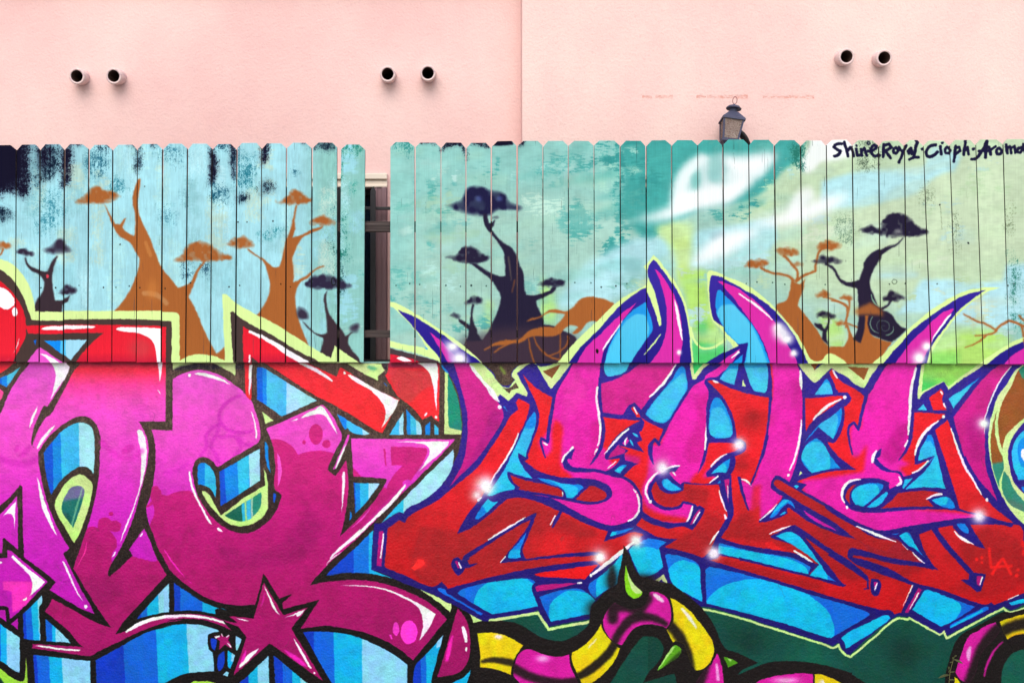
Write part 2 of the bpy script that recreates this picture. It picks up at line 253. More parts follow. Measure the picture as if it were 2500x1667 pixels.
LEFT = """
@O
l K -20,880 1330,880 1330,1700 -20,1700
@A1
f RD -100,100 175,120 60,215 0,250 -100,300
F S3 245,165 190,260 75,420 0,375 -100,330 -100,350 0,310 150,240
k S1 -100,200 20,250 25,450 -100,500
k S2 20,200 85,200 85,450 22,450
f ff4f9c -100,380 0,440 44,480 0,580 -100,640
# letter one, left diagonal and right stem
f PL 465,-60 600,0 740,100 840,165 820,215 740,380 560,670 430,980 395,1130 455,1200 455,1260 490,1500 @B1 480,250 560,600 690,920 830,1165 755,1230 @C1 850,200 925,360 1060,600 1135,740 1000,690 870,620 590,450 665,360 560,260 420,160 285,60 @B1 285,1260 275,900 265,420 235,408 130,540 0,660 -100,740 @A1 -100,900 0,740 110,480 230,290 340,140
F PK 890,200 945,120 1985,120 1983,500 1980,822 1660,825 1720,930 1770,1080 1772,1250 @B1 1755,200 1690,460 1590,820 1435,1180 1345,1330 1300,1420 1285,1490 1310,1505 1400,1430 1585,1250 1540,1180 1722,930 1780,1040 1870,1270 @C1 1995,270 1900,370 1700,590 1480,830 1385,978 1500,945 1620,880 1800,805 2000,762 2200,742 @C2 0,755 300,742 500,755 700,815 890,900 980,1015 860,960 640,860 480,810 330,795 150,800 0,845 @C1 2200,808 2000,835 1790,900 1640,965 1400,1080 1180,1185 1080,1238 700,1190 385,1148 390,1100 900,1128 1012,1142 940,1090 840,965 540,710 625,560 870,690 1000,770 1200,862 1335,900 1130,610 880,190 @B1 960,1160 1040,930 1130,600 1185,280 1195,0 @A1 1205,1150 1198,1000 1180,920 1130,830 1060,780 960,765 850,800 700,900 560,1040 455,1200 395,1120 440,960 530,790 600,750 750,480
k MG @B1 700,1700 900,1300 1040,930 1100,900 1170,920 1180,830 1230,795 1290,800 1330,840 1400,830 1450,880 1440,950 1380,970 1310,955 1350,1000 1390,1060 1395,1150 1345,1220 1340,1340 1450,1200 1585,1260 1700,1290 1850,1325 1900,1300 2400,1800 2400,2800 0,2800
k MG @C1 300,500 900,500 1335,900 2352,700 @C2 1000,700 1000,1100 @C1 300,1300
e MG 5:5 @B1 1328,755
G 7a0450/.35 60:40 @C1 1240,450
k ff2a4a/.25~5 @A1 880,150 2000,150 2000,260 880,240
# hole of letter one
@A1
F S3 530,1190 600,1100 720,960 830,880 940,840 1020,845 1090,895 1120,960 1130,1100 1130,1300 1115,1450 1050,1380 970,1365 880,1400 @B1 740,340 660,450 612,525 560,330 530,150 525,40
K S1 @B1 500,-500 622,-500 650,800 500,800
K S2 620,-500 715,-500 740,340 650,480 640,300
K S4 @A1 940,800 1300,800 1300,1600 955,1600
f LM @B1 655,660 720,490 830,340 960,282 1040,320 1105,400 1090,560 1040,750 960,970 888,1105 770,910
F 0e6a66 735,660 770,560 840,450 900,420 970,425 1010,470 1000,560 950,720 875,920 790,800 740,720
k 7a6aa0/.9~5 740,380 1040,380 1020,560 740,600
k 044a44/.8~3 700,740 830,750 850,900 800,900
S 9ad0a0/.55 3-5-4 985,440 940,600 880,800 860,900
# slit in letter one
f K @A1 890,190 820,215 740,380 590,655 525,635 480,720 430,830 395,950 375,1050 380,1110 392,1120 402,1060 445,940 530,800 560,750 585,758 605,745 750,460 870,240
s 4a3a6a/.5 1.6 515,730 465,820
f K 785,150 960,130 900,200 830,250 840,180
# highlights of letter one
f W 500,10 560,10 680,70 790,130 835,170 790,290 700,420 600,565 640,430 665,300 660,220 625,140 560,60
f W 1880,-20 1945,-20 1940,130 1925,280 1912,360 1900,250 1885,100
f W 1885,445 1905,455 1920,510 1900,480
f W 435,1140 480,1050 560,950 660,860 600,960 520,1060 450,1155
f W 350,910 380,770 455,640 410,770
f W 1635,940 1660,920 1700,935 1740,1050 1755,1200 1745,1350 1700,1568 1675,1568 1690,1350 1685,1200 1650,1020
f W @B1 1685,0 1755,0 1740,180 1690,410 1620,640 1560,800 1435,1110 1500,900 1600,660 1680,380 1690,170
f W 440,310 470,380 520,560 590,760 685,1025 600,890 510,700 470,500
f W 1335,1275 1370,1205 1388,1205 1360,1260
f W 1670,1030 1690,990 1715,970 1695,1020
f ff2aa0 1035,1070 1030,1180 985,1290 910,1415 1000,1220
f W @C1 745,105 765,110 830,240 890,390 1000,595 900,450 810,260
e W 4.5:4.5 1025,652
f W 415,1118 520,1118 700,1145 965,1165 940,1180 700,1165
f W @C1 1495,950 1620,860 1800,790 2000,752 2352,752 @C2 0,770 200,755 400,755 560,785 720,830 890,890 850,895 700,850 560,810 400,788 200,775 0,800 @C1 2200,780 2000,788 1820,825 1650,895 1510,965
# drawn-on bubbles and clouds in the pinks
@A1
s e02ab8/.55~3 14 1220,1070 1350,1200 1480,1270 1600,1250 1690,1180
f d01aa0/.5~2 1450,1180 1500,1120 1600,1105 1610,1150 1550,1200 1470,1225
s cc20b0/.5~3 16 0,1260 150,1320 300,1330 440,1270
f d420b0/.5~3 210,1240 250,1190 350,1100 380,1120 330,1210 240,1255
f d420b0/.5~2 160,1170 200,1110 235,1110 215,1180 175,1200
# far-left letter bits
f PL @B1 -100,860 0,760 205,545 215,850 212,1182 50,1042 30,1050 30,1225 -100,1225
f W @B1 35,790 110,690 195,600 180,760 165,1030 160,800 130,750 80,755
F PL @C1 -100,75 85,70 92,-30 150,0 280,110 570,355 480,450 300,640 120,800 105,680 80,650 -100,640
k ff36b8/.8~1 30,350 380,350 400,420 340,600 150,720 140,470 40,450
f W @C1 135,60 155,35 300,170 420,260 540,360 480,420 350,530 385,430 375,320 300,220 180,110
e W 6:2.6 0,125
f W 275,570 310,540 325,550 300,580 280,582
f PL -100,695 65,690 78,830 -100,710
f PL 130,865 215,785 215,925
# blue cells
F S3 -100,790 0,858 120,945 235,1018 235,1438 150,1400 60,1330 -100,1250
K S2 -200,700 5,700 12,1500 -200,1500
K S4 75,700 400,800 400,1500 85,1500
f LM -100,1330 0,1390 100,1470 200,1530 270,1545 295,1510 305,1400 308,1255 325,1420 332,1700 -100,1700
f 06322a~2 -100,1430 0,1500 70,1600 -100,1700
F S3 500,520 505,600 465,660 475,820 480,1058 380,1050 285,1030 280,850 275,740
K S1 200,500 300,500 325,1200 200,1200
K S2 300,500 370,600 410,1200 325,1200
K S4 435,400 600,400 600,1100 475,1100
F S3 545,800 640,880 750,980 840,1085 555,1060
K S2 500,700 625,800 625,1200 500,1200
K S4 660,700 900,900 900,1200 670,1200
F S3 400,1230 580,1245 850,1280 1078,1300 1085,1700 430,1700
K S1 300,1200 440,1200 465,1700 300,1700
K S2 440,1200 580,1200 610,1700 465,1700
K S4 735,1200 1200,1200 1200,1700 760,1700
F S3 1145,1290 1300,1210 1480,1110 1640,1015 1800,945 2000,895 2200,865 @C2 0,895 150,868 300,862 480,880 640,930 660,950 540,975 525,1000 535,1160 580,1200 590,1300 600,1425 480,1430 330,1440 200,1470 80,1530 -30,1600 @C1 1900,1640 1160,1640
K S1 1100,1000 1470,1000 1510,1700 1100,1700
K S2 1470,1000 1860,800 1900,1700 1510,1700
K S4 2220,700 3300,700 3300,1700 2275,1700
F S3 1640,800 1700,720 1900,500 2020,375 2025,712 1850,745
K S1 1600,700 1700,700 1700,900 1600,900
K S2 1685,600 1755,500 1765,900 1690,900
K S4 1890,300 2100,300 2100,900 1905,900
F S2 2080,365 2200,450 2352,545 @C2 300,500 500,610 640,665 760,690 640,672 610,690 620,742 480,715 330,700 130,705
K S1 @C1 2000,300 2155,300 2160,900 2000,900
K S3 @C2 460,500 900,500 900,900 460,900
l S4 @C2 930,708 1045,700 1040,718
# second letter, shoe and seven as one field
F PK @A2 105,325 180,275 280,235 400,210 540,225 700,290 860,400 980,500 1045,580 1100,720 1145,880 1155,1000 1120,1080 900,1215 650,1368 625,1355 590,1310 530,1265 450,1253 375,1300 345,1390 342,1480 @B2 345,260 360,370 400,520 470,650 570,785 700,900 850,970 1000,985 1150,920 1290,800 1370,660 1410,520 1330,470 1318,350 1335,200 1325,60 @A2 1315,1150 1265,1010 1225,910 1500,790 1870,632 1905,628 2000,730 2070,860 2130,1010 2045,1195 1955,1400 2055,1480 2180,1285 2200,1480 @B2 2208,450 2180,700 2105,1030 @B3 330,845 550,610 710,350 690,335 310,305 300,150 @A3 290,1180 280,1030 900,1035 1525,1040 1350,1230 1040,1545 @B3 960,440 560,840 280,1110 0,1340 @C2 2080,25 1830,290 1745,395 1900,365 2100,340 2352,335 @C3 200,335 500,345 800,415 1100,540 1300,675 1422,800 1220,1050 1020,1295 800,1120 600,1020 400,950 200,910 0,885 @C2 2100,893 1900,880 1650,910 1500,900 1100,700 1080,625 900,635 700,610 500,540 300,415 100,240 0,90 @C1 2050,250 1990,130 @B1 1900,1180 1850,1050 1780,860 1750,690 1800,540 1850,250 1865,0 @A1 1860,1150 1840,1020 1810,920 2065,935
k PL @A2 0,150 1300,150 1300,1250 0,1250
k MG @B1 1700,700 1820,600 1800,500 1830,425 1880,418 1920,470 1930,515 1990,535 2060,505 2160,482 2280,480 @B2 330,490 700,700 1300,500 1200,50 @A2 1270,1045 1350,1035 1450,1065 1530,1120 1610,1225 1700,1195 1800,1178 1900,1175 2000,1195 2060,1215 2200,1300 @A3 310,1380 400,1480 420,1500 @B3 705,450 750,350 895,178 900,450 950,800 @C3 1600,300 1600,1500 0,1200 @C2 0,1000 @C1 1900,300 @B1 1770,1000 1840,760 1830,640
k MG @A3 755,1130 900,1128 1100,1135 1180,1145 1190,1200 1130,1330 1000,1530 @B3 930,350 700,560 640,560 750,420 895,178 760,170
k MG @A3 668,1150 690,1150 705,1350 690,1360
e MG 4.5:5.5 @A2 1678,1075
e MG 17:25 @A2 1818,980
e MG 10:10 @A2 1945,1095
k 8a0458/.35~12 @B2 500,1000 1000,1200 1400,1100 1700,700 1600,500 1900,900 1600,1300 800,1400
k f0149a/.6~6 @B2 1790,1568 2300,1100 @B3 560,790 600,850 0,1340 @C2 1830,300
k d020b0/.5~6 @B3 0,1300 300,1050 560,760 900,420 800,650 400,1000
# bubbles in second letter
@A2
S d828bc/.7~2 9 900,520 780,580 700,660 660,760 700,870 800,940 920,960 1050,940
S d828bc/.6~2 9 660,860 560,920 505,1000 510,1120 440,1230
S d828bc/.6~2 9 660,860 640,960 580,1070 560,1130 620,1210 650,1300
S d828bc/.6~2 9 660,1000 700,1010 780,1000 860,1020 920,1150 850,1230
S d828bc/.6~2 9 900,1010 960,1100 1060,1100
S d828bc/.5~2 9 0,1440 150,1410 280,1340
# highlights of second letter
f W 360,255 420,242 540,260 680,310 795,385 680,345 540,300
e W 3.6:4 307,272
f W 1040,700 1065,740 1100,870 1115,960 1105,1030 1090,1020 1090,900
f W 1640,785 1720,720 1800,690 1865,640 1910,660 1990,790 2040,880 2075,980 1990,850 1920,760 1840,740 1740,760
f W 1515,825 1600,785 1605,800 1560,815
f W @B2 298,240 320,245 330,340 370,480 450,650 580,885 540,860 430,660 340,480 305,340
f W 635,925 660,920 705,965 670,965 640,945
f ff4fd0 @B2 1355,20 1390,90 1410,200 1400,320 1365,430 1365,300
f W @A2 2140,1430 2165,1425 @B2 2168,370 2150,560 2125,740 2135,560 2135,270 2150,245
f W @B3 180,255 205,255 205,400 190,560 165,745 175,500
f W @A3 745,1062 1000,1065 1450,1065 1420,1130 1290,1250 1090,1420 1190,1270 1220,1190 1200,1130 1120,1090 950,1075
f W @B3 925,395 940,410 880,500 720,690 560,830 400,990 200,1150 80,1240 20,1305 60,1230 200,1120 400,940 600,750 780,560
s ff50d4/.8 1-4-1 @B3 520,680 400,820 280,920
f ff1fc0 @B2 0,1170 100,1310 300,1568 320,1568 @C2 340,385 270,320 130,170 20,0 @B2 20,1230
f W @B2 2352,960 2200,1090 2080,1200 1985,1300 2060,1190 2200,1070 2352,930
s W .8-3-.8 @C2 2120,0 2010,75 1945,155
# shoe highlights
f W @C3 150,398 300,395 500,408 700,440 880,510 1080,610 1290,740 1210,910 1090,1060 1130,940 1140,850 1120,730 1050,630 900,545 700,460 500,420
e ff36d0 20.5:29 @C3 972,958
e ff36d0 8:16.5 @C3 818,920
f ff36d0 735,985 755,980 780,1035 760,1040
f MG @C3 1555,670 1640,780 1690,920 1705,1100 1690,1260 1620,1400 1480,1470 1310,1490 1390,1240 1480,930
f ff20b8~2 1495,980 1490,1100 1440,1300 1405,1310 1430,1150
f W 1600,900 1625,885 1650,920 1670,1000 1670,1075 1640,1080 1625,1000
f W 1645,1145 1655,1130 1668,1150 1660,1195 1645,1180
# mouth cells
@B2
F S2 405,200 425,155 490,145 560,200 615,310 620,560 560,460 480,412 415,405
K S3 490,100 700,100 700,700 485,700
F S2 665,250 900,115 1145,-25 1150,355 900,520 680,660
K S1 600,200 720,200 755,700 600,700
K S3 872,0 1020,-100 1015,500 900,600
K S4 1015,-100 1200,-100 1200,500 1025,500
L LM 455,475 500,482 560,545 620,660 680,768 730,735 960,560 1210,412 1212,390 1195,205 1225,280 1245,380 1248,690 1190,790 1060,875 920,905 800,885 690,810 520,620 465,520
F TD 730,770 900,660 1165,495 1168,600 1140,700 1050,800 990,830 930,845 830,825
K 2ab4dc 930,500 965,500 975,900 940,900
K 9cd890 965,500 990,500 995,900 975,900
K 3ab8e0 990,500 1040,500 1045,900 995,900
K 9ccab0 1040,500 1062,500 1070,900 1048,900
K 1c8c78 1062,400 1300,400 1300,900 1070,900
f S2 @B2 1210,-111 1245,-55 1245,20 1280,265 1225,135
f S1 1310,500 1345,520 1320,628 1306,600
# red, blue and lime around the tops
@A2
f RD 1200,128 1700,128 1850,190 2065,290 2110,183 2180,215 @A3 500,395 860,570 750,780 655,970 550,920 320,770 0,590 @A2 1850,540 1330,210
f RD 965,128 1052,128 1048,400 1045,575 980,500 970,300
f W 1022,145 1058,145 1045,350 1018,525 1012,450
f W 1610,135 1740,150 1900,240 2025,335 2010,350 1860,260 1700,175
F S3 1115,180 1195,188 1500,375 1830,575 1410,768 1250,650 1115,560
K S1 1100,100 1180,100 1190,800 1100,800
K S2 1175,100 1225,100 1232,800 1190,800
K S4 1465,200 2000,200 2000,900 1465,900
l LM 1175,705 1312,815 1215,857
f LM 105,130 360,135 180,180 110,215
f LM 590,130 860,130 855,280 780,225 690,180
f 1a1630/.75~3 100,215 200,160 330,140 560,140 700,190 560,205 400,195 250,205
f 1a1630/.7~3 860,130 960,130 960,200 860,210
f W @A3 185,235 205,228 218,248 205,265 188,258
f W 240,265 300,275 500,395 700,500 850,575 780,720 640,910 690,770 690,680 640,580 520,460 330,350
F S3 110,735 300,845 505,972 330,975 240,905 205,925
K S2 50,700 230,700 222,1000 50,1000
K S4 400,700 600,700 600,1000 420,1000
F S3 905,715 905,985 740,985 820,850
K S4 860,600 950,600 950,1000 855,1000
F S3 940,683 1030,780 1110,860 1118,985 950,985
K S2 900,600 990,600 992,1000 900,1000
K S4 1050,700 1200,700 1200,1000 1060,1000
l S2 1168,870 1225,828 1228,982 1165,982
l S3 1272,852 1325,910 1325,982 1275,982
F RD 720,128 1335,128 1335,500 1330,832 1285,800 1235,750 1130,806 1030,680 905,575 850,540 690,280 725,210
k c4464a/.55~3 700,200 900,200 1250,250 1260,400 1130,460 1000,600 860,560
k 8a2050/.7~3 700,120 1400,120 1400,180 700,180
f W 1060,128 1300,128 1320,230 1310,450 1300,705 1285,600 1260,400 1220,260 1150,175
f W 1150,760 1165,730 1190,715 1190,730 1160,768
e W 3.4:3.8 1298,772
s W 2.5 920,128 1000,128
F LM 230,135 640,135 665,200 690,212 600,290 600,338 400,235
k 149078/.6~4 480,150 600,190 560,220 470,190
f 1a1630/.6~3 650,130 720,130 710,200 680,210
f S1/.8 665,360 690,370 715,410 700,400
f LM 1402,215 1445,260 1445,850 1462,905 1600,930 1602,960 1590,985 1395,972
f TL 1437,255 1500,390 1565,580 1600,800 1605,932 1462,905 1443,850
f S2 1350,145 1400,180 1450,260 1400,225
F S4 1505,1155 1500,1330 @B3 1440,300 1300,470 1130,600 950,690 905,748 850,735 640,862 960,520 1200,280 1490,0
K S3 @B3 500,500 905,500 905,900 500,900
# seven's triangle, small spike, big blue under seven
F S2 @B3 310,383 622,390 480,590 330,752
K S3 385,300 500,300 490,800 390,800
K S4 490,300 700,300 700,600 485,600
K S1 250,300 325,300 340,800 250,800
f S2 270,715 288,780 260,842
f PK @A3 60,1400 150,1200 240,985 262,985 245,1060 85,1390
f W 85,1390 150,1230 220,1090 200,1170 110,1370
F S2 @B2 1940,1490 2100,1330 2280,1170 @B3 200,1290 545,945 520,1415 640,1470 @C3 900,360 1090,437 900,352 700,295 490,255 350,248 160,250 0,285 @C2 2100,260
K S1 @B2 1800,1000 @B3 312,1000 312,1700 @B2 1800,1700
K S3 @B3 495,900 700,900 @C3 1200,500 490,300
# blues under shoe and star
F S2 @C2 1640,960 1800,945 2030,960 2200,985 2352,1025 @C3 100,970 400,1035 600,1120 800,1230 950,1348 945,1700 50,1700 0,1500 @C2 2352,1700 2010,1600 1880,1380
K S1 1500,800 1800,800 1780,1700 1500,1700
K S3 2030,800 @C3 410,900 415,1700 @C2 2040,1700
K S4 @C3 408,900 1000,900 1000,1700 415,1700
K S2 @C3 0,900 72,900 85,1700 0,1700
F S3 @C3 1385,990 1300,1300 1270,1420 1245,1500 1245,1700 1050,1700 1042,1380 1170,1230
K S1 1000,1200 1110,1200 1130,1700 1000,1700
K S2 1110,1100 1170,1100 1190,1700 1130,1700
K S4 1300,1000 1500,900 1400,1100 1300,1150
f S3 1710,1405 1690,1500 1650,1600 1450,1640 1480,1570 1620,1500
# star
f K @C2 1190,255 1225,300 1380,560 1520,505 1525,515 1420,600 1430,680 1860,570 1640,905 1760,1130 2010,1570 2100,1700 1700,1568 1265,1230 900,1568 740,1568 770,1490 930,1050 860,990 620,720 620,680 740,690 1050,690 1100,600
l MG 1195,362 1430,755 1722,658 1525,915 1905,1542 1265,1090 830,1478 990,1020 890,895 700,815 700,810 880,850 778,765 1075,792
f W 1193,395 1240,470 1320,640 1390,760 1300,660 1250,530
f W 1435,790 1690,682 1640,745 1590,775 1585,745
f W 855,783 1025,823 960,822
f W 1550,1028 1620,1130 1770,1390 1750,1390 1640,1220
e W 2.8:2.4 1800,1441
f W 900,1390 960,1270 1140,1150 1040,1270
f f21cb8~1 985,1165 970,1270 920,1330 930,1270
f f21cb8~2 1430,1165 1600,1250 1720,1370 1640,1350
f f21cb8/.7~2 1210,480 1190,600 1150,660
F S3 1250,1240 1265,1700 900,1700 900,1568 1010,1470
K S1 800,1400 1010,1400 1010,1700 800,1700
K S4 1120,1200 1400,1200 1400,1700 1125,1700
F S3 1315,1235 1500,1390 1720,1568 1900,1700 1340,1700
K S1 1300,1100 1420,1200 1430,1700 1300,1700
K S2 1420,1200 1535,1300 1540,1700 1425,1700
K S4 1635,1400 1900,1500 1900,1800 1640,1800
# little star tower
f S1 565,1030 630,1040 630,1100 612,1175 570,1140
f S4 860,1000 930,1040 875,1180 860,1150
f S1 645,1260 720,1180 715,1370 655,1425
F S3 765,1175 855,1235 795,1395 768,1360
K S4 820,1100 900,1100 900,1400 805,1300
f S4 705,1470 745,1425 775,1440 760,1485
l MG 595,1005 670,1015 695,975 715,1015 785,990 770,1050 825,1160 735,1105 660,1165 670,1060
f W 605,1015 670,995 670,1015 620,1032
f W 740,1015 775,985 780,1000 750,1022
s W 2.5-1 695,980 705,1010
s W 2-3 765,1085 800,1130
f a4d640 @C2 200,1700 330,1560 430,1540 530,1545 640,1580 700,1700
"""
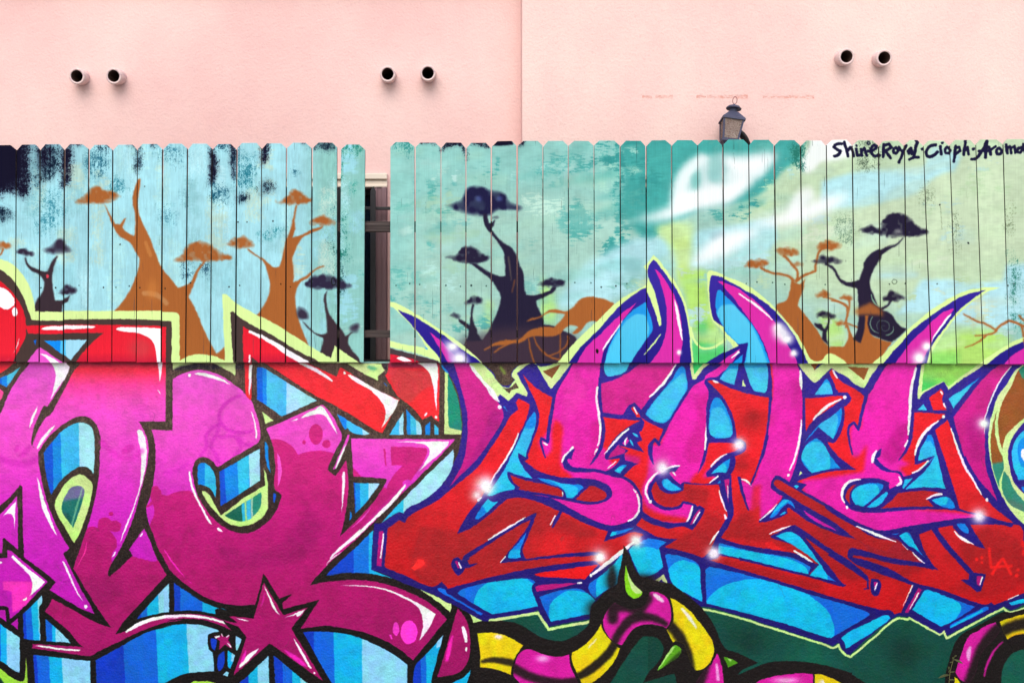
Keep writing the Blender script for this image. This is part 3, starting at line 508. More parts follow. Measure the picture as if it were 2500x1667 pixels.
RIGHT = """
# ground of the right piece: green wall, navy silhouette, lime rim
@C4
l 06483c 130,650 7000,600 7000,1800 130,1800
G 0a6a58/.5 60:40 @C6 500,1350
g 06604e/.6 60:50 @C5 1900,1250
g 022a22/.6 40:50 @C6 900,1200
g 022a22/.5 50:30 @C5 1100,1050
@A3
F N 1340,115 1450,260 1540,440 1600,700 1612,900 1590,1080 1550,1230 @B3 1505,150 1440,300 1300,470 1130,600 950,690 905,750 850,735 640,860 560,865 550,950 520,1420 640,1460 @C3 900,368 1095,440 1340,545 1400,590 1480,615 1700,740 1850,820 1990,820 2352,765 @C4 555,690 680,895 1180,800 1600,760 @C5 300,700 570,650 900,730 2000,1080 2120,1120 2190,1080 @C6 200,1195 270,1230 820,770 950,775 985,765 1350,970 1400,920 1430,990 2110,640 2200,690 2500,560 @A6 2500,115
@C3
f LP 1095,440 1330,545 1400,590 1478,615 1480,660 1465,722 1300,580
f LP 1690,735 1850,820 1745,845 1715,770
s LP 7 @C4 -20,818 100,800 555,728 685,922 1200,828
s LP 5.5 @C5 560,680 900,755 1400,910 2060,1118 2120,1145 2195,1105 2250,1210 2330,1248 @C6 280,1250 560,1020 830,795 960,803 985,785 1345,990 1395,950 1425,1030 1800,830 2110,665 2190,720 2500,590
f LP @C4 1950,340 2062,262 2102,372 2052,350 2040,322 2010,348
# lime and dark details along the foot of the fence
@A4
f LP -450,120 -400,180 -300,330 -220,420 -130,520 0,300 -30,250 -200,115
f LP -250,120 -450,120 -380,250 -260,420 -180,550 -10,640 100,500 205,582 300,485 420,530 435,490 300,250 440,145 520,120 700,430 730,420 960,120 800,120 600,170 470,120 400,110 260,220 240,290 280,330 210,420 120,400 0,250 -140,120
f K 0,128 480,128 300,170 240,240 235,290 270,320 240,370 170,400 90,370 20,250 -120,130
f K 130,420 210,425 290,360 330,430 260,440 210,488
f 8a4e2c 615,225 700,190 830,140 720,310
s 9ad640/.7~3 6 110,180 160,250
f 8a4e2c @A5 1850,128 1960,128 1905,215
f LP @A5 1700,125 1850,125 1905,215 2010,130 2050,90 2100,90 2352,240 2352,330 2100,190 1960,330 1920,360 1880,355
f LP @A6 20,125 650,125 580,200 440,430 330,380 200,250 100,150
f 9a5628 @A6 240,175 500,185 432,328
f 9a5628 @A5 1850,128 1960,128 1905,215
f LP @A6 1130,125 1900,125 1800,200 1600,330 1460,440 1450,455 1400,345 1250,430 1150,490 1100,560 1078,555 1090,400
F 8ed860 @A6 1165,125 1830,125 1700,220 1450,405 1385,345 1130,470 1140,330
G 20c860/.6 40:25 @A6 1180,430
G a6e860/.7 60:30 @A6 1500,180
l LP @A5 405,120 430,260 445,320 480,322 590,180 700,110
l 38d868 440,120 465,262 580,120
F MD @A3 1505,115 1690,115 1730,200 1900,430 2040,600 2105,740 2060,870 1960,1030 1800,1260 1600,1460 @B3 1450,435 1560,260 @A3 1610,1330 1655,1150 1675,900 1665,700 1600,440
k a0107c/.5~6 @A3 1950,700 2105,700 2000,1000 1700,1400 1600,1450 1850,1000
f W @A3 1690,140 1740,170 1850,310 1990,460 2060,600 1960,530 1880,400 1760,260
e W 5.2:5.2 @A3 2060,655
s CB 2.5-.8 @A3 2110,650 2150,700
# red diagonal and lower body
F R @A4 325,548 460,620 440,720 390,860 330,970 200,1250 60,1450 @B4 0,365 @B3 1950,400 1800,600 1650,800 1545,988 1700,930 1900,790 2130,590 @B4 200,572 300,558 420,570 560,610 700,670 785,710 880,740 1100,860 1390,960 1345,1080 1530,1030 1690,970 1820,1005 1700,1090 1330,1400 1240,1310 900,1345 500,1400 0,1505 @C3 1900,310 1440,435 1360,352 1235,410 900,270 690,180 @B3 680,1370 700,1150 715,930 860,830 930,862 985,775 1300,600 1500,440 1800,190 1930,0 @A3 2060,980 2190,760 2280,690 2250,600
k a81c22/.8~9 @B3 1100,900 1500,950 1600,980 @B4 0,730 300,560 700,680 1000,850 1300,1000 1100,1030 700,950 500,1200 900,1380 0,1500 @C3 1250,400 1000,200 @B3 1000,1300
G a81c22/.7 45:35 @B3 800,870
G e01c22/.8 60:30 @B4 700,1130
G fa2428/.9 14:12 @B3 1100,1340
k ff2a2a @B3 1000,1400 1050,1340 1080,1300 1150,1300 1160,1350 1100,1400 1040,1430
f MD @B3 612,960 662,955 670,990 642,1385 588,1370
f W @B3 660,985 678,985 640,1290 625,1280
s W 4-5-3 @A4 320,970 200,1230 50,1450 @B4 0,365 @B3 1950,390
f N @B4 540,738 500,860 440,1010 370,1190 385,1245 420,1290 800,1240 1100,1212 1300,1212 1250,1248 800,1275 420,1312 100,1342 170,1250 300,1090 410,940 468,825 300,905 0,1095 @B3 1650,1300 1610,1290 1650,1240 1900,1085 @B4 0,1045 200,910
f N @B3 1475,1350 1510,1290 1555,1268 1600,1310 1650,1240 1700,1290 1670,1310 1690,1355 1800,1345 1700,1390 1640,1400 1620,1450 1565,1490 1500,1430
f MD @B3 1520,1325 1550,1310 1580,1400 1560,1405
f W @B3 1560,1335 1575,1330 1605,1400 1590,1410
F CB @B4 420,965 375,1100 340,1200 350,1275 270,1288 200,1275 215,1215 330,1085
k CY/.8~3 190,1180 360,1180 360,1300 190,1300
f W @B4 0,1030 150,930 300,850 410,785 390,810 200,920 0,1040
s W 3 @B3 2340,815 1920,1065
s W 3.5-2 @B4 165,1265 105,1335
s N 7-9-4 @B4 830,730 790,790 730,910
s W 3-3 @B4 760,775 705,885
# cyan leaves on the left
F CY @A4 515,712 535,760 520,900 470,1050 420,1190 412,1255 @B4 320,25 330,120 390,210 490,335 350,300 190,245 200,330 285,430 270,465 140,485 0,535 @B3 1900,530 1980,430 @A4 150,1400 260,1180 360,970 440,800
k CB @A4 400,650 600,650 520,880 470,910 400,900
F CY @B3 1920,570 1970,610 2040,605 1900,740 1800,818 1765,810 1820,700
k CB @B3 1700,640 1860,660 1900,730 1850,850 1700,850
F CB @B4 548,320 700,350 900,400 1060,405 1100,440 1030,510 970,572 890,560 870,480 800,430 640,380
k CY~2 @B4 600,330 850,380 1000,420 1040,460 1000,540 900,570 850,450
# s shaped letter
F R @A4 375,258 450,345 560,440 725,540 760,520 820,400 900,270 985,115 1300,115 1285,300 1275,420 1275,560 1305,780 1315,950 1295,1090 1240,1230 1165,1345 1290,1220 1345,1080 1358,920 1335,770 1450,790 1780,815 1640,890 1500,1000 1400,1130 1355,1240 1365,1285 1540,1265 1490,1340 1370,1420 @B4 1450,310 1580,340 1700,430 1775,560 1775,680 1700,800 1600,860 1450,890 1350,875 1100,770 860,640 700,560 480,522 600,540 900,600 1150,640 1300,630 1400,580 1445,520 1440,460 1380,400 1250,345 1100,328 930,322 750,300 580,250 460,170 395,120 445,95 435,50 @A4 450,1190 500,1040 555,900 570,760 545,640 480,490 400,320
k MP~7 @A4 985,60 1330,60 1320,420 1310,800 1330,1000 1310,1130 1380,1180 1420,1300 1500,1350 @B4 1500,250 1900,500 1900,800 1400,1000 400,560 1000,450 950,300 830,180 @A4 830,1200 840,1050 850,900 760,800 720,950 720,1150 650,1250 560,1080 690,900 760,500
k d81490/.8~8 @A4 1180,850 1330,780 1330,1000 1230,1280 1100,1380 1180,1100
k fa3ab4/.5~10 @A4 900,400 1050,250 1150,500 950,800 860,800
s N 8-9-8 @A4 750,520 720,700 690,880 670,1070
s N 7-6-3 @A4 670,1065 595,1028 592,1090 645,1255
f W @A4 610,1075 630,1070 680,1105 660,1115
f N @A4 1000,1148 940,1175 875,1260 853,1330 870,1385 950,1422 1100,1432 1250,1432 1380,1462 @B4 1450,310 1460,265 1350,240 1200,212 1020,200 950,175 905,110 920,90 960,105 970,40
s W 4-6-4 @A4 845,1310 865,1250 920,1190
s W 4-6 @A4 935,1175 970,1135
s W 5-6-4 @A4 1268,415 1255,560 1285,750 1302,930 1270,1110
s W 4-2 @A4 1260,1155 1230,1215
s W 4-6-2 @A4 1640,915 1530,1010 1420,1130 1350,1210
s W 3-4-2 @A4 1490,1305 1390,1385
f N @A4 1165,1348 1240,1250 1300,1100 1320,900 1305,780 1340,780 1360,920 1345,1080 1290,1220 1210,1320
# right outline of the s and its small cuts
s N 8 @B4 1580,320 1700,400 1790,540 1795,690 1740,800
s W 4-5-5-4 @B4 1740,520 1770,640 1740,760 1640,840
s W 3-5 @B4 1700,460 1722,490
F R @B4 225,295 400,350 650,405 800,450 855,500 850,548 500,490 320,462 345,440 270,380
k ae1a20/.8 @B4 200,280 900,440 900,600 300,480
f DR @B4 1005,580 1170,420 1260,435 1370,500 1380,550 1330,590 1200,608
s W 3-2 @B4 845,495 850,540
F CB @B4 1415,1020 1440,965 1540,950 1710,915 1560,985
k CY @B4 1400,940 1500,980 1480,1020 1400,1050
# dark cell between the s and the e
f MD @A4 1315,375 1430,340 1600,260 1840,115 2230,115 2160,220 2060,380 1900,540 1790,692 1715,600 1640,650 1580,748 1330,720 1315,500
f N @A4 1580,745 1640,640 1715,598 1800,720 1760,790 1650,780
f R @A4 1668,665 1700,642 1740,700 1785,775 1735,772
f W @A4 1690,655 1710,650 1750,735 1735,745
s W 4-7-4 @A4 2205,150 2080,340 1980,450 1890,530
f CY @A4 1348,115 1345,190 1360,250 1390,287 1480,275 1592,238 1650,115
F CB @A4 2280,160 2312,200 2345,440 2310,490 2200,680 2130,800 2050,845 1960,830 1840,740 1900,640 2030,480 2160,320 2230,200
k CY~1 @A4 2240,280 2300,240 2330,430 2190,680 2130,790 2050,838 1960,825 1850,740 2000,520
f MD @A4 1395,1265 1440,1190 1530,1100 1525,1130 1600,1165 1590,1205 1500,1235
f MP @A4 1565,1085 1620,1010 1645,1055 1600,1112
f CY @A4 1685,965 1720,970 1762,1012 1715,1000
f CY @A4 1655,1035 1680,1060 1705,1128 1665,1085
s W 3-5-2 @A4 1602,1105 1598,1050 1625,1022
F CB @A4 1470,1415 1560,1345 1622,1350 1580,1390 1540,1447
k CY @A4 1460,1420 1550,1360 1590,1370 1530,1450
# the e
F MP @A5 945,115 830,210 740,290 640,300 590,335 640,470 612,640 605,850 585,1150 545,1330 505,1460 590,1300 625,1150 640,1080 950,1075 1080,1090 950,1180 840,1215 700,1340 610,1450 620,1490 750,1475 650,1565 @B5 440,385 345,372 300,400 230,345 165,262 200,245 285,185 130,215 @B4 2000,290 1910,390 1890,510 1940,620 2050,695 2160,705 2260,670 2290,630 @B5 330,630 455,650 370,848 @B4 2150,862 2000,830 1870,770 1812,715 1800,560 1720,400 1585,305 1620,260 1700,180 @A4 1760,1330 1600,1290 1590,1210 1640,1170 1520,1120 1600,1130 1830,1195 1740,1075 1805,1055 1770,950 1800,935 1830,830 1780,770 1850,820 2055,920 1995,1075 1955,1025 1880,1090 1870,1160 1890,1250 1940,1340 1945,1330 1925,1180 1945,1065 2005,1110 @A5 100,1000 200,800 330,590 460,400 590,320 600,280 740,190 830,115
k R~7 @A4 1450,1000 1780,750 2100,880 2020,1100 1890,1100 1880,1330 @B4 1850,340 1800,450 1815,600 1900,700 2100,770 2300,800 2400,880 1800,830 1750,500 1500,300 1600,200 1780,140 1600,60
k R~6 @A5 600,1060 1100,1050 1100,1200 640,1400 560,1500 700,1480 660,1600 400,1600 460,1480 560,1380
k MD/.8~5 @A4 1590,1210 1780,1250 1770,1330 1600,1290
k d81490/.7~9 @A5 480,560 640,480 620,900 570,1300 420,1350 350,1150 480,900
s N 7-8-4 @A5 45,1100 -5,1040 -70,1150 -55,1250 -25,1330
s W 3-5-3 @A5 622,645 612,745
s W 4-6-3 @A5 615,845 605,1000 590,1160
f N @B5 290,180 180,215 60,265 0,300 @B4 1940,330 1890,400 1868,480 1880,570 1930,640 2050,700 2160,708 2260,680 2300,630 @B5 455,655 470,635 340,600 310,612 240,660 130,665 60,630 0,570 @B4 1920,500 1930,430 1990,350 2010,420 @B5 90,490 210,520 310,500 340,460 345,430 240,370 150,290 180,245 240,250
s W 4-6-5 @B4 1990,260 1900,340 1850,440 1845,500 1875,580
e W 4.2:4.2 @B4 1897,608
s W 4-5-3 @B5 125,215 200,190 285,178
s W 4-2 @B5 215,258 245,290
f CB @B5 78,380 95,340 140,330 200,380 310,450 300,470 210,482 110,450
f CY @B5 90,390 110,345 150,345 210,400 300,455 210,478 115,440
F N @A5 600,1450 700,1340 840,1240 960,1180 1090,1110 1070,1180 960,1230 920,1400 890,1440 905,1480 @B5 905,400 780,400 640,385 740,310 610,295
F CB @A5 668,1450 780,1340 895,1270 880,1350 850,1440 760,1435
k CY @A5 660,1400 780,1330 830,1330 850,1380 840,1450 660,1470
s W 4-5-2 @A5 670,1360 750,1270 855,1215
s W 4-3 @A5 750,1480 650,1560
# the k
F R @A5 625,340 690,335 900,430 1180,510 1355,535 1345,800 1300,1080 1240,1290 @B5 1160,340 1135,390 1170,380 1235,200 @A5 1290,1250 1345,1000 1385,700 1398,450 1385,250 1365,115 1690,115 1730,250 1752,450 1758,700 1748,950 1720,1150 1660,1400 @B5 1600,375 1480,300 1400,350 1380,440 1450,505 1525,540 1460,640 1250,815 1240,855 1380,835 1580,750 1570,690 1600,680 1760,790 2000,920 @B6 350,1060 600,1300 1200,1400 1700,1500 @C6 1700,600 1040,390 890,720 800,742 750,690 640,690 0,520 @C5 2000,500 1300,290 640,95 740,70 900,-100 @B5 780,1030 930,770 920,560 905,330 900,280 950,200 @A5 950,1240 1070,1180 1090,1110 1070,1070 965,1020 960,900 900,700 780,500 650,370
k MP~4 @A5 1380,100 1800,100 1800,1200 @B5 1600,400 1530,540 1250,820 1240,650 1170,720 1110,700 1000,340 1150,400 1240,200 @A5 1370,700 1410,450
k c8148c/.5~9 @A5 1600,300 1760,300 1760,800 1640,1100 1680,800
k R/.7~6 @B5 1170,430 1260,400 1250,820 1130,760
G a01a20/.7 35:28 @A5 1150,800
G a01a20/.6 20:22 @B5 1030,150
k DR~8 @B5 1100,720 1240,900 1600,700 2000,900 @B6 400,1060 1200,1400 @C6 900,300 0,300 @B5 1700,1200 800,1050 900,850
k DR~6 @C5 640,60 1300,200 2000,400 1900,450 1200,300
s N 9-7-4 @B5 1005,330 1060,560 1112,705
s W 4-5-1 @B5 1040,345 1090,360 1150,420
s N 4 @B5 1145,400 1250,130 @A5 1300,1200 1345,1000
s W 4-7-8-3 @A5 1735,220 1740,350 1748,440
s W 3-6-5-3 @A5 1742,810 1730,1000 1680,1220 1605,1410
e W 3.5:3.5 @A5 1592,1470
f W @A5 680,330 720,335 765,365 710,360
f N @A5 590,330 650,370 780,500 900,700 960,900 965,1020 1030,1050 1090,1110 950,1085 640,1080 612,1000 612,640 640,470 590,380
F CB @A5 715,540 760,545 830,640 900,800 925,960 900,1010 780,1028 700,1015 645,960 645,800 665,620
k CY~1 @A5 660,740 690,670 760,650 830,700 890,850 925,960 900,1015 780,1028 645,980
e LP .1:.1 1,1
# small tops around the k
F CB @A5 1028,10 1000,130 945,388 860,360 770,320 900,130
k CY @A5 960,200 1000,180 950,400 760,330 880,200
F CY @A5 1055,115 1310,115 1345,200 1352,300 1330,460 1305,487 1180,465 1120,340
K CB/.6 @A5 1000,115 1400,115 1350,175 1000,190
l LP @A5 1045,318 1082,408 1035,400
# lower body of the e
F R @B4 1970,365 1920,440 1918,510 1960,600 2060,660 2160,675 2240,650 2290,600 @B5 460,632 500,665 530,655 590,690 440,945 340,905 150,930 @B4 2100,925 1900,870 1800,798 1735,885 1850,960 2000,1030 2225,1052 2060,1155 @B5 100,1150 330,1200 560,1275 650,1200 760,980 840,840 862,740 800,560 755,400 600,410 345,390 335,470 210,515 80,480 20,400
k ac1a22/.85~8 @B4 1900,400 2000,600 @B5 200,680 400,640 600,640 650,480 300,380
k ac1a22/.9~8 @B5 450,950 600,750 800,800 700,1150 560,1280 80,1150
f N @B5 455,650 500,670 525,650 590,690 580,745 440,948 350,905 380,850
f MD @B5 490,735 545,690 440,875 410,885
f W @B5 520,730 540,725 460,860 440,875
s W 4-6-4 @B5 445,665 420,760 378,840
f N @B5 790,330 905,288 912,420 935,770 890,800 868,760 800,560 770,410
f MD @B5 820,345 885,330 875,560 880,640
s W 2-5-2 @B5 868,420 870,560
f CB @B5 735,385 780,350 782,390
s N 8-10-13 @B5 900,770 820,900 750,1040 710,1150
s W 2-5-2 @B5 765,470 800,600 850,720
s W 4-6 @B5 828,765 842,805
s W 3-5-1 @B5 755,960 700,1040 645,1120
# band, wedge and bar under the k
f N @B5 690,1140 780,1040 1000,1112 1400,1180 1700,1238 1870,1330 1960,1355 1820,1490 1500,1420 1000,1295 740,1245
F CB @B5 762,1115 800,1112 1200,1210 1600,1270 1780,1340 1862,1395 1830,1472 1500,1400 1000,1280 750,1222
k CY @B5 740,1130 1200,1215 1500,1270 1700,1330 1810,1400 1830,1480 1500,1440 740,1240
f N @B5 1375,1020 1500,960 1650,888 1700,900 2000,1110 2352,1335 @B6 480,1500 500,1560 @C6 520,340 480,350 350,260 0,30 @B5 2080,1230 1790,1035 2050,1350 2230,1568 @C5 2285,395 2240,412 1800,290 1300,165 1000,95 1000,60 1840,270 @B5 1960,1355 1650,1130 1420,1050
F CY @B5 1440,1020 1560,975 1650,975 1760,1060 1950,1320 2060,1480 2160,1558 1840,1490 1960,1360 1880,1290 1650,1130
k CB @B5 2000,1380 2060,1480 2050,1560 2200,1600 2100,1400
s W 2-5-1 @B5 1365,995 1480,945 1625,895
s W 5-6-3 @B5 1665,1200 1780,1270 1875,1330
k ff2a2a/.0 0,0 1,1 2,2
f f01a20/.8~2 @B5 1310,1100 1400,1080 1440,1130 1550,1190 1480,1190 1340,1150
f N @B5 1430,300 1490,305 1600,370 1800,480 2352,800 @B6 350,930 640,960 640,990 350,900 0,700 @B5 2000,560 1720,480 1500,420 1420,350
f N @B5 1480,300 1420,320 1385,400 1390,450 1470,510 1700,620 2000,790 @B6 0,830 240,950 365,1062 150,1010 0,950 @B5 2000,930 1760,800 1660,690 1580,640 1480,720 1380,810 1245,860 1250,820 1420,690 1530,540 1420,400 1500,330 2000,600 @B6 0,680 400,900 600,980 650,960 0,620 @B5 1800,480 1600,370
F DR @B5 1415,380 1430,352 1480,350 1800,535 2352,850 @B6 500,1010 840,1080 700,1200 350,1060 @B5 2150,860 1800,660 1440,430
k b01a1e/.6~2 @B5 1500,420 1900,640 2300,900 2300,850 1800,540
F CB @B5 1365,800 1430,690 1520,590 1570,578 1640,620 1672,690 1620,645 1580,632 1500,700 1420,790
k CY @B5 1380,780 1440,690 1530,590 1600,590 1560,630 1480,690
f CY @B5 1480,770 1540,722 1565,735 1530,755
f d014a4 @B5 1765,705 1900,790 2100,910 2180,960 2000,890 1850,800
s W 2-5-2 @B5 1250,825 1370,730 1450,640
f N @B5 1690,370 1815,395 1750,470 1720,470 1640,440
f CY @B5 1655,425 1690,412 1718,425 1690,455
# third letter, right
F R @A6 1065,150 1055,230 1000,400 990,700 975,960 950,1100 860,1280 900,1220 1000,1040 1030,900 1038,715 1410,735 1330,820 1200,900 1100,1060 1050,1230 1045,1335 1205,1295 1240,1290 1150,1380 1020,1450 910,1485 @B6 910,310 895,380 740,460 730,430 750,380 640,340 500,325 350,340 230,400 180,500 195,610 280,700 400,735 560,735 1000,705 1250,700 1500,710 1700,750 1870,795 1600,805 1300,850 1000,900 640,960 350,850 0,640 @B5 1750,470 1815,400 1690,370 1850,310 @B6 0,255 345,222 150,80 @A6 0,1070 75,1085 170,950 205,760 200,650 265,600 285,540 240,480 130,480 20,240 60,200 150,330 300,420 440,520 500,500 600,330 720,150 800,110 1060,110
k MP~7 @A6 700,100 1100,100 1080,400 1010,700 1000,1000 880,1280 @B6 1000,160 860,200 950,300 900,420 740,480 700,400 300,350 200,600 1000,690 2000,780 600,1000 -200,600 -300,350 200,290 430,250 450,100 @A6 480,1100 370,1250 300,1250 270,1000 300,850 400,920 480,500
k c00c84/.7~8 @A6 800,950 1000,800 980,1000 900,1200 780,1330 680,1300 700,1100
s N 9-8-7 @A6 465,510 420,700 375,900
s N 7-6-4 @A6 372,920 320,840 255,900 260,1050 300,1215
f N @A6 650,1140 570,1210 545,1290 580,1350 690,1420 850,1450 895,1520 @B6 900,370 925,330 900,290 860,240 780,235 690,190 620,130 590,90 630,60
s N 3-8-7 @A6 860,1285 950,1150 1000,1000 1010,850
s W 5-8-4 @A6 540,1310 550,1240 585,1175
s W 5-7-8-7-4 @A6 1060,190 1020,350 995,500 985,750 965,980
s W 3-5 @A6 960,1055 930,1120
s W 3-8-7-4 @A6 1330,820 1200,920 1100,1060 1050,1220
e W 3.6:4 @A6 1390,768
s W 3-6-4 @A6 1205,1295 1130,1380 1020,1440
f W @B6 845,305 865,310 900,370 890,400 830,425 820,410 870,370
s W 3-6-8-6-3 @B6 395,340 290,355 210,410 175,500 180,580 205,620
e W 3.5:4.5 @B6 236,672
# eye and mouth of the third letter
f N @B6 740,380 600,330 450,335 300,370 220,430 200,540 230,640 330,720 560,740 1000,705 1280,695 1580,695 1560,680 1500,480 1430,450 1100,430 935,460 905,470 740,465
f DR @B6 215,560 240,470 300,415 350,398 280,480 262,560 275,645
F CB @B6 290,530 330,450 450,395 600,385 672,412 640,480 430,665 330,640
k CY @B6 280,530 330,440 450,400 580,400 620,450 600,520 430,670 300,640
f CY @B6 470,675 600,570 700,490 722,495 710,545 600,660
f DR @B6 640,690 760,600 850,510 1000,485 1200,480 1382,512 1190,575 1275,665 900,672
s W 3-6-5 @B6 1190,575 1280,530 1365,520
F CB @B6 1245,585 1400,550 1460,562 1532,682 1380,672
k CY @B6 1240,580 1380,550 1450,565 1420,640 1350,660
F CY @A6 1245,985 1275,1080 1330,1300 1385,1530 @B6 1415,455 1150,435 935,460 1110,240 1280,60 1090,120 @A6 1110,1170 1150,1090 1205,990
k CB @A6 1190,960 1260,960 1300,1150 1270,1120 1230,1050 1180,1070
f N @B6 1282,58 1200,110 1085,160 1045,160 1045,80 1100,125 1200,95
f N @B6 1282,58 1200,200 1080,320 920,465 880,460 1020,320 900,340 1000,290 1150,200
f CY @B6 925,348 1020,325 905,455 895,440
f CY @A6 1150,620 1192,692 1072,690
f R @A6 1215,540 1360,435 1390,500 1370,560 1425,690 1265,692 1235,600
f W @A6 1345,470 1365,460 1385,500 1370,510
f W @A6 1380,605 1400,605 1420,670 1400,660
F CB @A6 1450,555 1500,520 1620,440 1845,288 1700,430 1508,672
k CY @A6 1440,550 1720,390 1690,450 1510,680
f R @A6 1290,930 1440,808 1475,900 1600,1250 1760,1568 @B6 1845,525 2000,680 2225,860 2100,840 1870,770 1700,730 1580,690 1520,480 1400,100
s W 3-6-6-3 @A6 1480,910 1560,1150 1660,1400 @B6 1700,280 1840,520
e W 3.4:4.5 @B6 1907,585
G b01a1a/.6 12:10 @B6 1880,580
F MD @A6 2352,-30 2352,10 2200,160 2080,330 1980,480 1920,640 1890,780 1885,1000 1885,1150 1900,1400 @B6 1960,400 2032,605 1930,480 1800,330 1650,60 @A6 1640,1250 1560,980 1505,770 1650,590 1850,330 2050,150 2250,0
k b0107c/.6~8 @A6 1650,800 1880,700 1880,1300 1700,1300
s W 2-4-2 @A6 2195,170 2050,370 1960,560 1880,800
# left part of the third letter's top
F R @A5 1790,548 1950,540 2230,520 2262,540 2100,660 1900,800 1800,945
s W 4-8-4 @A5 1890,800 2050,650 2220,560
e W 4.2:4.2 @A5 2266,538
f W @A5 2110,215 2135,210 2185,310 2165,310
F CB @A5 1908,510 1980,400 2030,330 2060,325 2110,420 2122,500
k CY @A5 1900,520 2000,380 2060,360 2110,430 2120,510
F CB @A5 2225,665 2235,740 2200,880 2128,1032 2060,980 1955,890 1780,1082 1960,865 2100,770
k CY @A5 1950,890 2080,760 2150,730 2185,780 2170,900 2120,1040 2050,990
F CB @A5 1770,1160 1860,1060 1930,1025 2010,1090 2090,1230 2218,1382 2060,1400 1870,1442 1790,1360 1745,1270
k CY @A5 1700,1200 1850,1080 1950,1070 2030,1120 2090,1260 2080,1400 1870,1450
l LP @A5 1735,1418 1762,1447 1713,1472
# lime ring with eye at the edge
f LP @A6 2480,60 2352,140 2240,230 2130,400 2040,520 1980,700 1940,850 1925,1050 1945,1250 2000,1500 @B6 2080,520 2200,720 2352,880 2500,960
F 9a5424 @A6 2480,130 2310,190 2200,400 2110,560 2062,700 2040,850 2060,1050 2095,1150 2130,1010 2220,900 2352,790 2480,720
k 2a8a70 @A6 2280,190 2400,100 2400,330 2330,310
F 2e8c74 @A6 2030,700 1990,820 1955,1000 1958,1180 1985,1400 @B6 2060,450 2060,350 2110,200 2090,60 @A6 2060,1180 2010,1000 2005,850
k 9a5424~4 @A6 1900,700 2100,700 2100,1310 1900,1340
F 2e8c74 @B6 2110,240 2085,400 2110,530 2200,650 2352,735 2480,790 2480,720 2352,600 2230,450 2170,320
k 6a7060/.5~6 @B6 2150,560 2352,640 2352,740 2150,640
f N @A6 2500,740 2352,840 2240,970 2170,1130 2160,1250 @B6 2180,200 2230,370 2320,480 2500,620
F CY @A6 2480,880 2352,930 2250,1050 2205,1200 @B6 2230,200 2290,345 2480,340
k CB @A6 2480,960 2340,1020 2280,1120 2280,1250 2320,1370 2480,1420
k W @A6 2480,1130 2330,1160 2315,1220 2352,1300 2480,1320
f CB @B6 2320,430 2480,420 2480,560 2360,500
# bars and tails at the right foot
f R @B6 2230,880 2300,890 2340,960 2352,1100 2480,1200 @C6 2480,440 2300,510 2000,640 1960,600 1870,630 1500,560 1200,400 1600,300 @B6 1300,1400 1100,1000 1480,890 1900,880
f DR/.9~8 @B6 1550,1100 1900,900 2300,1050 2400,1500 @C6 2300,400 1900,560 1500,450 @B6 1700,1450
f DR/.9~6 @B6 350,1060 900,1080 1150,1350 700,1300 250,1200 0,1000
k DR/.9~6 @B6 1050,960 1230,930 1700,1450 1500,1500 1250,1300
s N 11-12-12-10 @B6 0,670 350,880 640,980 1000,925 1400,865 1700,830 2000,850
f N @B6 1700,740 1870,775 2225,880 2200,915 1950,870 1700,880 1600,830 1850,795
s W 3-7-2 @B6 350,900 560,990 820,1085
f N @B6 700,970 1030,955 1150,1180 1262,1420 1150,1395 700,1310 310,1245 300,1270 700,1390 @C6 1030,360 1300,430 1860,625 1960,598 1975,640 2150,575 2480,450 2480,560 2200,700 2110,650 1430,1000 1400,930 1350,980 980,770 880,715 @C6 1030,400 400,170 290,110 240,60 250,-20 300,-50 @B6 700,1265 1160,1345 1010,1200 960,1180 850,1060
F CB @B6 860,1012 940,975 985,990 1050,1120 1175,1292 1020,1150 980,1140
k CY @B6 850,1010 940,970 1000,1040 1100,1200 980,1150
f CB @B6 770,998 860,982 820,1000
s W 1-4-2 @B6 890,1110 960,1180
s W 2-4-2 @B6 1020,1210 1090,1290 1160,1345
f N @B6 1225,910 1310,900 1400,1050 1720,1420 1755,1445 @C6 1740,240 1790,250 1895,265 1835,470 1790,478 1700,400 1590,335 1690,325 1695,260 1550,110 @B6 1380,1130
f MD @C6 1790,288 1860,290 1825,405 1785,380
f W @C6 1850,290 1862,300 1830,395 1815,390
f N @B6 1490,880 1700,870 1780,1000 1890,1172 1750,1120 1560,985
f CB @B6 1548,870 1640,868 1692,950 1682,990 1610,960
s W 2-8-1 @B6 1515,960 1600,1040 1755,1120
f N @C6 490,330 500,440 430,452 430,440 475,430 470,370
f N @C6 525,322 610,325 645,390 605,520 560,525 520,470
f MD @C6 555,360 600,360 570,440
f W @C6 590,370 602,375 570,460 560,440
f MD @C6 920,722 1010,570 1090,430 1135,450 970,722
s W 3-4-2 @C6 1090,490 985,680
s W 3-4-1 @C6 1020,400 905,640
s fa1a1a/.85~1 7-7-6 @B6 1940,1170 1945,1280 1960,1395 2100,1380 2200,1375
s fa1a1a/.85~1 7 @B6 1975,1470 2040,1360 2100,1290 2150,1380 2195,1470
e fa1a1a/.85~1 3.6:5 @B6 1785,1295
e fa1a1a/.85~1 4:4 @B6 1848,1275
e fa1a1a/.85~1 3.5:4 @B6 1850,1335
e fa1a1a/.85~1 4:4 @B6 2285,1425
e fa1a1a/.85~1 5:4.5 @B6 2268,1488
e fa1a1a/.8~1 5:9 @B6 2345,1110
e fa1a1a/.8~1 4:7 @B6 2345,1220
# cyan blocks along the bottom
F CY @C3 1555,495 1620,440 1900,370 2352,310 @C4 370,315 470,330 525,360 490,400 485,470 520,560 555,650 280,700 0,745 @C3 1980,750 1750,620
k CB @C3 1500,300 1950,350 1830,430 1770,520 1745,640 1500,640
k CB @C4 400,300 560,330 500,380
